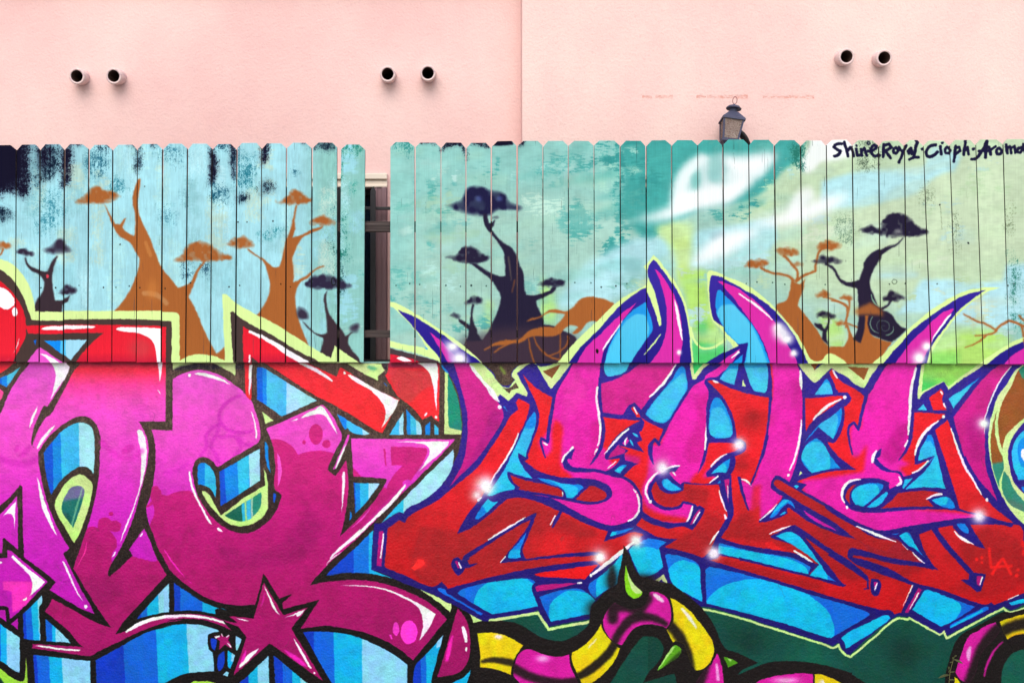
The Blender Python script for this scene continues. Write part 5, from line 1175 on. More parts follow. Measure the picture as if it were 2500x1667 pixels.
f LM @F4 400,860 530,700 700,530 850,385 960,320 1050,265 1070,200 1032,150 1105,62 1150,110 1240,240 1310,380 1344,560 @F5 230,560 252,860
f N @F4 460,860 530,790 600,700 700,600 850,430 960,340 1045,290 1085,370 1120,470 1140,545 1155,540 1150,470 1110,310 1062,175 1105,92 1140,130 1230,260 1290,370 @F5 170,370 205,500 225,650 237,860
f MP @F4 560,860 580,800 640,700 740,600 840,500 985,390 930,460 830,590 760,720 740,860
f W @F4 752,718 765,680 850,560 892,503 880,530 800,650
F CB @F4 1045,390 1060,420 1097,560 1050,640 960,770 920,860 765,860 780,740 840,600 920,480
k CY~1 @F4 760,860 790,720 900,530 980,472 1040,480 1072,550 1060,620 900,860
f MP @F4 1110,155 1160,200 1230,320 1280,480 1295,650 1280,760 1270,860 1040,860 1090,780 1150,700 1190,560 1190,420 1160,280
f W @F4 1240,365 1270,460 1297,650 1288,640 1250,470
g W 6 @F4 1270,728
s LM 2-4-2 @F4 1150,600 1100,670 1035,742
e 1a1410 3.4:5.2 @F4 717,716
s LM 6 @F5 230,560 260,655 320,702 400,690 470,635
f LM @F5 345,190 370,175 470,205 600,260 700,330 800,420 850,480 950,600 1010,710 1040,770 1070,790 1120,782 1150,745 1185,735 1250,770 1344,840 @F6 160,860 @F5 250,860 400,770 525,685 450,590 380,510 365,480
f aa6230~1.6 @F6 9,735 74,770 115,808 115,860 280,860 285,808 365,735 365,690 0,690
f LM @F6 365,735 285,808 200,860 380,860
f N @F5 372,210 400,208 470,228 600,300 750,400 860,510 950,640 1020,790 1040,860 260,860 420,750 560,680 470,570 382,490
f MP @F5 415,245 480,255 600,320 780,490 870,640 950,780 970,860 780,860 750,720 690,590 560,400 480,300
F CB @F5 415,310 440,310 560,430 640,520 700,620 750,740 785,860 590,860 625,658 560,670 420,490
k CY~1 @F5 420,490 425,430 470,400 520,402 560,435 640,530 720,700 770,860 600,860 625,658 560,670
f CB @F5 590,735 572,860 470,830 540,780
f MP @F5 572,700 545,750 470,860 370,860 480,760
s W 3-6 @F5 515,760 560,722
s W 3-6-3 @F5 565,325 660,395 785,505
g W/1 14:13 @F5 825,560
g W/1 15:12 @F5 885,640
g W/.9 20:16 @F5 850,600
g W 9 @F5 932,735
f LM @F6 1160,285 1000,290 870,330 700,430 600,510 500,600 370,730 260,860 660,860 700,720 800,560 900,440 1050,330
f N @F6 1065,302 950,325 870,360 700,470 550,590 370,790 330,860 650,860 690,690 760,590 850,470 950,380
f MP @F6 842,428 760,460 640,570 540,670 400,860 600,860 660,720 720,600 820,465
f W @F6 830,462 735,590 690,660 715,600 800,480
g W/1 12 @F6 655,685
g W/1 17 @F6 605,765
f LM @F6 1400,610 1280,640 1150,710 950,860 1060,860
f N @F6 1400,630 1344,645 1200,710 1080,800 1030,860 1400,860
f MP @F6 1400,670 1250,740 1180,810 1120,860 1260,860 1400,740
s aa6230~1.4 6 @F6 1325,640 1342,760
# hand-written names
@E6
s 1b1838 7.3 80,72 40,75 24,92 45,108 70,122 58,145 30,155
s 1b1838 7.3 97,60 110,110 122,155
s 1b1838 7.3 115,122 138,95 150,112 160,155
e 1b1838 3.2:3.2 181,85
s 1b1838 7.3 180,108 186,152 205,150
s 1b1838 7.3 212,108 218,152
s 1b1838 7.3 216,125 236,100 250,150
s 1b1838 7.3 262,122 300,112 322,90 302,80 280,105 288,142 312,155 336,142
s 1b1838 7.8 366,72 360,152
s 1b1838 7.3 366,80 400,68 417,90 375,116 411,162
s 1b1838 7.3 447,92 430,105 432,128 452,130 464,112 447,92
s 1b1838 7.3 470,88 490,122
s 1b1838 7.3 517,80 490,140 470,190
s 1b1838 6.8 552,98 531,115 538,135 555,112 558,138
s 1b1838 7.8 602,42 582,100 570,160
s 1b1838 7.3 540,175 570,162 602,160
s 1b1838 7.3 584,46 612,42
e 1b1838 4:4 628,103
s 1b1838 7.8 722,72 682,85 656,120 666,150 700,150 732,122
e 1b1838 3.6:3.6 765,60
s 1b1838 7.3 752,84 757,136
s 1b1838 7.3 800,90 784,105 788,130 810,132 822,110 800,90
s 1b1838 7.3 858,80 846,182
s 1b1838 7.3 856,92 882,88 890,112 858,135
s 1b1838 7.3 926,38 914,138
s 1b1838 7.3 916,116 940,90 948,134
e 1b1838 4:4 980,100
s 1b1838 7.8 968,168 1012,152 1072,48
s 1b1838 7.8 1074,48 1062,158
s 1b1838 6.8 1020,116 1080,112
s 1b1838 7.3 1088,88 1098,138
s 1b1838 6.8 1096,108 1130,84
s 1b1838 7.3 1155,95 1138,110 1142,135 1162,135 1174,115 1155,95
s 1b1838 7.3 1200,74 1208,132
s 1b1838 6.8 1206,98 1226,85 1234,132
s 1b1838 6.8 1234,98 1256,84 1264,130
s 1b1838 6.8 1308,92 1280,100 1274,125 1295,130 1312,98 1316,70
s 1b1838 6.8 1312,95 1332,130
s 1b1838 2.5 253,65 264,56 276,66 264,78 253,65
# knots, nail heads
e 141820 2.2:2.2 @E6 946,738
e 141820 1.7:2.2 @E6 748,480
s 5a6048/.7 1 @E6 750,490 758,560 760,650
s 4a5a48 1.3 @F6 422,245 430,232 448,235 456,248 448,262 432,262 422,248
e 123a3a 1.5:2 @F1 300,286
e 101418 1.7:2 @F1 400,285
e 123a3a 1.2:1.5 @F1 558,276
e 101418 1.7:2.2 @F1 720,290
e 123a3a 1.3:1.5 @F1 805,290
e 101418 1.7:2.2 @F1 896,282
e 101418 1.4:1.8 @F1 970,293
e 101418 1.4:1.8 @F1 1140,292
e 101418 1.5:2 @E1 832,753
e 101418 1.3:1.4 @E1 1072,98
e 101418 1.2:1.2 @E1 1000,362
e 101418 1.5:2 @E2 514,596
e 101418 1.4:1.8 @E2 576,598
e 101418 1.5:2.2 @E2 749,597
e 101418 1.5:2 @F2 459,287
e 101418 1.4:1.6 @F2 526,270
e 101418 1.4:1.8 @F2 193,255
e 2a1408 1.5:2 @F2 806,271
e 2a1408 1.4:1.6 @F2 872,286
e 0c1a18 2:2.6 @F3 981,275
e 0c2a28 1.4:2 @F3 807,278
e 0c2a28 1.4:1.8 @F3 565,262
e 0c2a28 1.3:1.6 @F3 472,276
e 0c2a28 1.3:1.6 @F3 631,270
e 0c2a28 1.3:1.6 @F3 908,282
e 0c2a28 1.3:1.6 @F3 1080,277
e 0c2a28 1.4:1.8 @F4 566,258
e 0c1a18 1.6:2 @F4 745,282
e 0c1a18 1.6:2 @F4 844,274
e 0c2a28 1.3:1.6 @F4 916,265
e 0c2a28 1.3:1.6 @F4 673,260
e 0c2a28 1.4:1.8 @F5 683,252
e 0c2a28 1.4:1.8 @F5 788,255
e 0c2a28 1.4:1.8 @F5 871,268
e 0c2a28 1.4:1.6 @F5 611,255
e 0c2a28 1.3:1.6 @F5 1145,272
e 1a2420 1.5:2.4 @F6 513,257
e 1a2420 1.3:1.6 @F6 405,262
e 1a2420 1.4:1.8 @F6 730,262
e 1a2420 1.4:2 @F6 1215,275
e 1a2420 1.6:1.8 @F6 1254,263
s 12100c 1.6 @F2 1160,225 1152,245 1160,272 1178,275 1180,240 1162,225
"""
CANVAS[:] = srgb('9cdcd8')
paint(LEFT); paint(RIGHT)  # LEFT darkens its red just under the boards: their shadow, painted
LIMIT[0] = (np.interp(np.arange(PW)/PS+PX0, [0, 800, 1200, 1640, 2020, 2500], [885.5, 885.5, 886, 887.5, 888, 890.5])-PY0)*PS
bg, rest = FENCE.split('# white sprayed clouds')
paint(bg)
_r = np.random.default_rng(11)                   # roller and brush strokes over the sky colours
for _k in range(230):
    _x = _r.uniform(880, 2480); _y = _r.uniform(345, 860); _w = _r.uniform(25, 95); _h = _r.uniform(5, 16); _t = _r.uniform(-.28, .12)
    if _x < 1600: _c = ['5cb0a8', '7cc0b6', 'b0dad0', 'a6d0b8', '86c4bc', '9accc4'][_r.integers(6)]
    elif _x < 1950: _c = ['9cd0c0', 'b4dcd0', 'b8e0e0', 'c0dcb8'][_r.integers(4)]
    else: _c = ['c0dab0', 'd6e4c8', 'bcdcd4', 'c6d8b8'][_r.integers(4)]
    if _x < 1850 and _y < 520 and _x > 1450: _c = ['3c9c98', '54aea6', '4aa8a2'][_r.integers(3)]
    _p = [(_x-_w, _y+_h+_t*-_w), (_x, _y-_h), (_x+_w, _y-_h+_t*_w), (_x+_w*.9, _y+_h+_t*_w), (_x, _y+_h*1.2)]
    comp(fill_mask(smooth(_p, True), 30), _c, .3 if _k % 3 else .5, 8, False, False, None if _k % 3 else 'b')
for _k in range(70):
    _x = _r.uniform(-10, 880); _y = _r.uniform(360, 840); _w = _r.uniform(10, 26); _h = _r.uniform(25, 80)
    _c = ['b6e6ee', '9cd6e0', 'b0e2e4', '98d0d8', 'bcdcd0'][_r.integers(5)]
    _p = [(_x-_w, _y-_h), (_x+_w, _y-_h), (_x+_w, _y+_h), (_x-_w, _y+_h)]
    comp(fill_mask(smooth(_p, True), 24), _c, .6, 6, False, False, 'd' if _k % 3 else 'b')
_m = LIMIT[0][None]-np.arange(PH)[:, None] > 0
_w = np.clip((np.arange(PW)/PS+PX0-820)/120, 0, 1)[None]
CANVAS *= (1+(.06*(NBRUSH-.5)*_w+.07*(NVERT-.5)*(1-_w)+.05*(NC2-.5))*_m)[..., None]
paint('# '+rest); LIMIT[0] = None
# what the can and the rough coat do to clean shapes: wandering edges, gloss glints painted onto the dark grains, uneven passes
def jitter():
    global CANVAS
    dx = 1.3*(NC1-.5)+1.*(NDRY-.5); dy = 1.3*(np.roll(NC1, 71, 1)-.5)+1.*(np.roll(NDRY, 33, 1)-.5)
    X = np.clip(np.arange(PW)[None]+dx, 0, PW-1.01); Y = np.arange(PH)[:, None]+dy
    lim = LIM[None]; Y = np.where(np.arange(PH)[:, None] < lim, np.minimum(Y, lim-1), np.maximum(Y, lim+1)); Y = np.clip(Y, 0, PH-1.01)
    x0 = X.astype(np.int32); y0 = Y.astype(np.int32); fx = (X-x0)[..., None].astype(np.float32); fy = (Y-y0)[..., None].astype(np.float32)
    CANVAS = (CANVAS[y0, x0]*(1-fx)+CANVAS[y0, x0+1]*fx)*(1-fy)+(CANVAS[y0+1, x0]*(1-fx)+CANVAS[y0+1, x0+1]*fx)*fy
LIM = (np.interp(np.arange(PW)/PS+PX0, [0, 800, 1200, 1640, 2020, 2500], [885.5, 885.5, 886, 887.5, 888, 890.5])-PY0)*PS
jitter()
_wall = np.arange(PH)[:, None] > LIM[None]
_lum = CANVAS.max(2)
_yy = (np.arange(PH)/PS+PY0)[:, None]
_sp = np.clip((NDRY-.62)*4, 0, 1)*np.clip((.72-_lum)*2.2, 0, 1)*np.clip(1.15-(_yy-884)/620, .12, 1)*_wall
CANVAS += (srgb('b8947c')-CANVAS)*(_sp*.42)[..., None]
CANVAS *= (1-(.11*np.clip(NC2-.45, 0, 1)+.07*np.clip(np.roll(NC2, 190, 1)-.5, 0, 1)+.05*(NDRY-.5))*_wall)[..., None]
_tint = (.5-np.roll(NC2, 420, 1))*_wall                       # passes of a slightly different can
CANVAS *= 1+_tint[..., None]*np.array([.05, -.06, .07], np.float32)

# ---- helpers
COL = sc.collection
def link(o, parent=None):
    COL.objects.link(o)
    if parent is not None: o.parent = parent
    return o
def mesh(name, bm, mats, parent=None, smooth_=False):
    me = bpy.data.meshes.new(name); bm.to_mesh(me); bm.free()
    for m in (mats if isinstance(mats, (list, tuple)) else [mats]): me.materials.append(m)
    if smooth_:
        for p in me.polygons: p.use_smooth = True
    return link(bpy.data.objects.new(name, me), parent)
def empty(name, loc=(0, 0, 0)):
    o = bpy.data.objects.new(name, None); o.empty_display_size = .1; o.location = loc
    return link(o)
def tag(o, label=None, cat=None, group=None, kind=None):
    for k, v in (('label', label), ('category', cat), ('group', group), ('kind', kind)):
        if v: o[k] = v
    return o
def box(bm, a, b, bev=0.):
    vs = [bm.verts.new((x, y, z)) for z in (a[2], b[2]) for y in (a[1], b[1]) for x in (a[0], b[0])]
    fs = [bm.faces.new([vs[i] for i in q]) for q in ((0, 2, 3, 1), (4, 5, 7, 6), (0, 1, 5, 4), (2, 6, 7, 3), (0, 4, 6, 2), (1, 3, 7, 5))]
    if bev: bmesh.ops.bevel(bm, geom=list({e for f in fs for e in f.edges}), offset=bev, segments=2, affect='EDGES', profile=.6)
    return fs
def lathe(bm, prof, n=32, ax='z', caps=False):
    rings = []
    for r, h in prof:
        ring = []
        for k in range(n):
            a = 2*math.pi*k/n
            p = (r*math.cos(a), r*math.sin(a), h) if ax == 'z' else (r*math.cos(a), h, r*math.sin(a))
            ring.append(bm.verts.new(p))
        rings.append(ring)
    for a, b in zip(rings, rings[1:]):
        for k in range(n): bm.faces.new((a[k], a[(k+1) % n], b[(k+1) % n], b[k]))
    if caps:
        bm.faces.new(rings[0][::-1]); bm.faces.new(rings[-1])
    bmesh.ops.recalc_face_normals(bm, faces=bm.faces)
def tube(bm, pts, rad, n=8):
    pts = [Vector(p) for p in pts]; rings = []
    rad = rad if isinstance(rad, (list, tuple)) else [rad]*len(pts)
    up = Vector((0.13, .97, .2))
    for i, p in enumerate(pts):
        t = (pts[min(i+1, len(pts)-1)]-pts[max(i-1, 0)]).normalized()
        u = t.cross(up).normalized(); v = t.cross(u)
        rings.append([bm.verts.new(p+rad[i]*(math.cos(2*math.pi*k/n)*u+math.sin(2*math.pi*k/n)*v)) for k in range(n)])
    for a, b in zip(rings, rings[1:]):
        for k in range(n): bm.faces.new((a[k], a[(k+1) % n], b[(k+1) % n], b[k]))
    bm.faces.new(rings[0][::-1]); bm.faces.new(rings[-1])
    bmesh.ops.recalc_face_normals(bm, faces=bm.faces)
def uvs(ob, dx=0., dy=0.):                                     # paint coordinates straight from the place on the wall
    me = ob.data; uv = me.uv_layers.new(name='paint').data
    for l in me.loops:
        c = me.vertices[l.vertex_index].co
        px, py = c.x/S+1250+dx, 1667-(c.z-.25)/S+dy
        uv[l.index].uv = ((px-PX0)/(PX1-PX0), 1-(py-PY0)/(PY1-PY0))

# ------------------------------------------------------------------ materials
class NT:
    def __init__(s, name):
        s.m = bpy.data.materials.new(name); s.m.use_nodes = True
        s.t = s.m.node_tree; s.b = s.t.nodes['Principled BSDF']
    def n(s, typ, **kw):
        nd = s.t.nodes.new('ShaderNode'+typ)
        for k, v in kw.items():
            if k[0] == 'i' and k[1:].isdigit(): nd.inputs[int(k[1:])].default_value = v
            elif k in nd.inputs.keys(): nd.inputs[k].default_value = v
            else: setattr(nd, k, v)
        return nd
    def l(s, a, b): s.t.links.new(a, b)
    def noise(s, vec, scale, detail=4, rough=.55):
        nd = s.n('TexNoise'); nd.inputs['Scale'].default_value = scale; nd.inputs['Detail'].default_value = detail; nd.inputs['Roughness'].default_value = rough
        if vec is not None: s.l(vec, nd.inputs['Vector'])
        return nd.outputs['Fac']
    def math(s, op, a, b=None, c=None, clamp=False):
        nd = s.n('Math', operation=op); nd.use_clamp = clamp
        for i, v in enumerate((a, b, c)):
            if v is None: continue
            if isinstance(v, (int, float)): nd.inputs[i].default_value = v
            else: s.l(v, nd.inputs[i])
        return nd.outputs[0]
    def ramp(s, fac, stops):
        nd = s.n('ValToRGB'); el = nd.color_ramp.elements
        while len(el) < len(stops): el.new(.5)
        for e_, (p, c) in zip(el, stops): e_.position = p; e_.color = (*c, 1) if len(c) == 3 else c
        s.l(fac, nd.inputs[0]); return nd.outputs[0]
    def mix(s, fac, a, b, mode='MIX'):
        nd = s.n('Mix', data_type='RGBA', blend_type=mode)
        for i, v in ((0, fac), (6, a), (7, b)):
            if isinstance(v, (int, float)): nd.inputs[i].default_value = v
            elif isinstance(v, tuple): nd.inputs[i].default_value = (*v, 1)
            else: s.l(v, nd.inputs[i])
        return nd.outputs[2]
    def bump(s, h, strength, dist, base=None):
        nd = s.n('Bump'); nd.inputs['Strength'].default_value = strength; nd.inputs['Distance'].default_value = dist
        s.l(h, nd.inputs['Height'])
        if base is not None: s.l(base, nd.inputs['Normal'])
        return nd.outputs[0]
    def pos(s): return s.n('NewGeometry').outputs['Position']
    def scaled(s, vec, sc_):
        nd = s.n('VectorMath', operation='MULTIPLY'); s.l(vec, nd.inputs[0]); nd.inputs[1].default_value = sc_
        return nd.outputs[0]
    def out(s, color=None, rough=None, normal=None, spec=None):
        for k, v in (('Base Color', color), ('Roughness', rough), ('Normal', normal), ('Specular IOR Level', spec)):
            if v is None: continue
            if isinstance(v, (int, float)): s.b.inputs[k].default_value = v
            elif isinstance(v, tuple): s.b.inputs[k].default_value = (*v, 1)
            else: s.l(v, s.b.inputs[k])
        return s.m
WHITE = 0.80                                     # reflectance of the cleanest white paint
def lin(h):
    return tuple(float(x) for x in (WHITE*np.where(srgb(h) <= .04045, srgb(h)/12.92, ((srgb(h)+.055)/1.055)**2.4)))
paint_img = bpy.data.images.new('mural_paint', PW, PH, alpha=False)
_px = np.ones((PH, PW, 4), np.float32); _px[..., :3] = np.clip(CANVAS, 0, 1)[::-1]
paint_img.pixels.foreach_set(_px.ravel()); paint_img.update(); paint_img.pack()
def paint_tex(t):
    uv = t.n('UVMap', uv_map='paint')
    im = t.n('TexImage', image=paint_img, extension='MIRROR', interpolation='Linear'); t.l(uv.outputs[0], im.inputs[0])
    g = t.n('VectorMath', operation='SCALE'); g.inputs['Scale'].default_value = WHITE; t.l(im.outputs[0], g.inputs[0])
    return g.outputs[0]
def mat_mural():
    t = NT('mural_stucco'); p = t.pos(); c = paint_tex(t)
    n1 = t.noise(p, 130, 2, .6); n2 = t.noise(p, 34, 2, .55); n3 = t.noise(p, 2.2, 3, .6)
    vor = t.n('TexVoronoi', feature='F1'); vor.inputs['Scale'].default_value = 75; t.l(p, vor.inputs['Vector'])
    h = t.math('ADD', t.math('MULTIPLY', n1, .5), t.math('ADD', t.math('MULTIPLY', vor.outputs['Distance'], .55), t.math('MULTIPLY', n2, .6)))
    # hairline cracks in the coat
    w1 = t.n('VectorMath', operation='ADD'); nn = t.n('TexNoise'); nn.inputs['Scale'].default_value = 5; t.l(p, nn.inputs['Vector'])
    t.l(p, w1.inputs[0]); sc_ = t.n('VectorMath', operation='SCALE'); sc_.inputs['Scale'].default_value = .35; t.l(nn.outputs['Color'], sc_.inputs[0]); t.l(sc_.outputs[0], w1.inputs[1])
    vc = t.n('TexVoronoi', feature='DISTANCE_TO_EDGE'); vc.inputs['Scale'].default_value = 1.7; t.l(w1.outputs[0], vc.inputs['Vector'])
    crack = t.math('MULTIPLY', t.math('LESS_THAN', vc.outputs['Distance'], .003), t.math('GREATER_THAN', n3, .6))
    sw = t.n('SeparateXYZ'); t.l(p, sw.inputs[0]); cw = t.n('CombineXYZ'); t.l(sw.outputs[0], cw.inputs[0]); t.l(sw.outputs[2], cw.inputs[1])
    bk = t.n('TexBrick'); t.l(cw.outputs[0], bk.inputs['Vector'])       # block joints ghosting through the render coat
    for k_, v_ in (('Scale', 1.), ('Mortar Size', .006), ('Mortar Smooth', .6), ('Brick Width', .405), ('Row Height', .204)): bk.inputs[k_].default_value = v_
    joint = t.math('MULTIPLY', bk.outputs['Fac'], t.math('MULTIPLY', n3, .16))
    h2 = t.math('SUBTRACT', t.math('SUBTRACT', h, t.math('MULTIPLY', crack, .5)), joint)
    # fine pits where the coat did not take, weathering of the colour
    pit = t.math('GREATER_THAN', t.noise(p, 210, 0, .5), .71)
    wear = t.math('ADD', .90, t.math('MULTIPLY', n3, .18))
    col = t.mix(1., c, t.n('CombineColor').outputs[0], 'MULTIPLY')
    cc = t.t.nodes[-1]
    comb = [nd for nd in t.t.nodes if nd.bl_idname == 'ShaderNodeCombineColor'][0]
    for i in range(3): t.l(wear, comb.inputs[i])
    col = t.mix(t.math('MULTIPLY', pit, .35), col, (.05, .035, .04))
    col = t.mix(t.math('MULTIPLY', crack, .25), col, (.04, .03, .03))
    return t.out(col, .42, t.bump(h2, .55, .006), .14)
def mat_board():
    t = NT('painted_boards'); p = t.pos(); c = paint_tex(t)
    oi = t.n('ObjectInfo')
    off = t.n('CombineXYZ'); t.l(t.math('MULTIPLY', oi.outputs['Random'], 37.), off.inputs[0])
    pv = t.n('VectorMath', operation='ADD'); t.l(p, pv.inputs[0]); t.l(off.outputs[0], pv.inputs[1])
    g1 = t.noise(t.scaled(pv.outputs[0], (150, 40, 3.2)), 1, 3, .6)
    g2 = t.noise(t.scaled(pv.outputs[0], (520, 90, 10)), 1, 1, .6)
    n3 = t.noise(pv.outputs[0], 5, 3, .6)
    h = t.math('ADD', t.math('MULTIPLY', g1, .7), t.math('MULTIPLY', g2, .4))
    chk = t.math('MULTIPLY', t.math('GREATER_THAN', g1, .69), t.math('GREATER_THAN', n3, .5))      # drying checks along the grain
    wear = t.math('ADD', .92, t.math('ADD', t.math('MULTIPLY', n3, .12), t.math('ADD', t.math('MULTIPLY', t.math('SUBTRACT', g1, .5), .22), t.math('MULTIPLY', t.math('SUBTRACT', oi.outputs['Random'], .5), .1))))
    comb = t.n('CombineColor')
    for i in range(3): t.l(wear, comb.inputs[i])
    col = t.mix(1., c, comb.outputs[0], 'MULTIPLY')
    col = t.mix(t.math('MULTIPLY', chk, .55), col, (.03, .05, .06))
    h2 = t.math('SUBTRACT', h, t.math('MULTIPLY', chk, .8))
    return t.out(col, .6, t.bump(h2, .8, .003), .03)
def mat_plain(name, col, rough=.6, bump=None, var=.15, spec=.4, metal=0):
    t = NT(name); p = t.n('TexCoord').outputs['Object']
    n = t.noise(p, 9, 5, .6)
    c = t.mix(n, tuple(v*(1-var) for v in col), tuple(min(1, v*(1+var)) for v in col))
    nm = t.bump(t.noise(p, bump[0], 4, .6), bump[1], bump[2]) if bump else None
    t.b.inputs['Metallic'].default_value = metal
    return t.out(c, rough, nm, spec)
def mat_pink(stain=False):
    t = NT('pink_stucco'); p = t.pos()
    n1 = t.noise(p, 95, 2, .6); n2 = t.noise(p, 26, 3, .6); n3 = t.noise(t.scaled(p, (1.3, 1.3, .9)), 1, 5, .62)
    vor = t.n('TexVoronoi', feature='F1'); vor.inputs['Scale'].default_value = 60; t.l(p, vor.inputs['Vector'])
    h = t.math('ADD', t.math('MULTIPLY', n1, .5), t.math('ADD', t.math('MULTIPLY', n2, .8), t.math('MULTIPLY', vor.outputs['Distance'], .4)))
    a, b = (lin('f6c9c3'), lin('ffdfd4')) if stain else (lin('f4c3be'), lin('fdd7cf'))
    c = t.mix(t.math('MULTIPLY', t.math('SUBTRACT', n3, .3), 2.5, clamp=True), a, b)
    pit = t.math('GREATER_THAN', t.noise(p, 150, 0, .5), .70)
    c = t.mix(t.math('MULTIPLY', pit, .16), c, lin('d8928c'))
    if stain:                                    # scar left by something once fixed along the wall
        sp = t.n('SeparateXYZ'); t.l(p, sp.inputs[0])
        z0 = at(0, 237, stain).z
        nz = t.noise(t.scaled(p, (22, 6, 60)), 1, 4, .65)
        wob = t.math('MULTIPLY', t.math('SUBTRACT', nz, .5), .03)
        dz = t.math('ABSOLUTE', t.math('ADD', t.math('SUBTRACT', sp.outputs[2], z0), wob))
        band = t.math('MULTIPLY', t.math('SUBTRACT', .0125, dz), 160, clamp=True)
        inx = 0.
        for u0, u1 in ((1568, 1592), (1600, 1643), (1700, 1724), (1726, 1826), (1862, 1988)):
            x0_, x1_ = at(u0, 0, stain).x, at(u1, 0, stain).x
            inx = t.math('ADD', inx, t.math('LESS_THAN', t.math('ABSOLUTE', t.math('SUBTRACT', sp.outputs[0], (x0_+x1_)/2)), (x1_-x0_)/2))
        k = t.math('MULTIPLY', t.math('MULTIPLY', band, inx), t.math('MULTIPLY', t.math('SUBTRACT', t.noise(t.scaled(p, (40, 6, 90)), 1, 3, .6), .36), 4, clamp=True))
        c = t.mix(t.math('MULTIPLY', k, .9), c, lin('e8a496'))
    return t.out(c, .85, t.bump(h, .32, .008), .12)
M_MURAL, M_BOARD = mat_mural(), mat_board()
def mat_wood():
    t = NT('weathered_wood'); p = t.n('TexCoord').outputs['Object']
    g = t.noise(t.scaled(p, (3, 60, 120)), 1, 5, .6)
    c = t.ramp(g, [(.3, (.022, .015, .014)), (.55, (.05, .034, .031)), (.75, (.11, .084, .078))])
    return t.out(c, .8, t.bump(g, .6, .003), .3)
M_WOOD = mat_wood()

# ------------------------------------------------------------------ ground
bm = bmesh.new()
vs = [bm.verts.new(v) for v in ((-400, -800, 0), (400, -800, 0), (400, 500, 0), (-400, 500, 0))]; bm.faces.new(vs)
def mat_ground():
    t = NT('concrete_paving'); p = t.pos()
    n = t.noise(p, 3, 6, .6); n2 = t.noise(p, 180, 3, .6)
    c = t.ramp(t.math('ADD', t.math('MULTIPLY', n, .7), t.math('MULTIPLY', n2, .3)), [(.3, (.2, .19, .18)), (.7, (.34, .33, .31))])
    return t.out(c, .85, t.bump(n2, .4, .003), .3)
tag(mesh('pavement', bm, mat_ground()), kind='structure')

# ------------------------------------------------------------------ painted masonry wall
FBOT = lambda px: float(np.interp(px, [0, 800, 1200, 1640, 2020, 2500], [884.2, 884, 884.8, 886, 886.5, 889]))
WTOP = 0.25+(1667-884)*S
bm = bmesh.new(); box(bm, (-4.6, 0, -.3), (4.6, .22, WTOP))
wall = mesh('painted_wall', bm, M_MURAL); uvs(wall)
tag(wall, 'low stucco wall covered in pink, red and blue graffiti lettering', 'wall')

# ------------------------------------------------------------------ fence of dog-eared boards
random.seed(4)
# top-left x, top-right x, bottom-left x, bottom-right x, top y
tops = [-20.5, 38.9, 97.5, 157, 217, 275, 335.5, 397, 457.5, 517.5, 578.6, 639, 700, 762, 823.5]
bots = [-22, 37.5, 95, 154.6, 213, 272.5, 332.5, 393.5, 453, 513, 575, 635, 697, 760, 823.5]
ty = [355, 354, 352.5, 352, 354, 353.5, 352, 351, 351, 352.5, 349.5, 350.5, 348.5, 348.5]
boards = [(tops[i], tops[i+1], bots[i], bots[i+1], ty[i]) for i in range(14)]
boards.append((832, 893, 826.5, 889, 353.3))
tops = [951.5, 1013.5, 1076.5, 1138, 1199.7, 1262.7, 1325, 1387.5, 1450.3, 1513.5, 1577, 1640.3, 1703.5, 1765, 1828.5, 1890.3, 1954, 2017.3, 2080.7, 2145, 2208, 2254, 2318, 2382, 2448, 2512]
bots = [951, 1013, 1075.7, 1138, 1200, 1263, 1326.5, 1389, 1452, 1515, 1579, 1642.5, 1705.7, 1769, 1833, 1897, 1961, 2024.5, 2087, 2151.5, 2215, 2274, 2337, 2401, 2464, 2528]
ty = [347, 348.5, 348.3, 349.3, 345.3, 344, 344, 343.8, 343.5, 343.5, 343.6, 342.8, 342, 341.6, 341.8, 343, 343.4, 342, 342.3, 344.2, 342.4, 343, 341.8, 340.8, 340.3, 341]
boards += [(tops[i], tops[i+1], bots[i], bots[i+1], ty[i]) for i in range(25)]
w_ = 62.
boards += [(2512+i*w_*1.02, 2512+(i+1)*w_*1.02, 2528+i*w_*1.02, 2528+(i+1)*w_*1.02, 341+random.uniform(-1, 1)) for i in range(4)]
boards = [(-20.5-(i+1)*60, -20.5-i*60, -22-(i+1)*60, -22-i*60, 354+random.uniform(-1, 1)) for i in range(4)]+boards
fence = empty('board_fence', (0, 0, WTOP))
tag(fence, 'weathered dog-eared board fence painted with trees, clouds and horns, standing on the wall', 'fence')
_orig_at = at
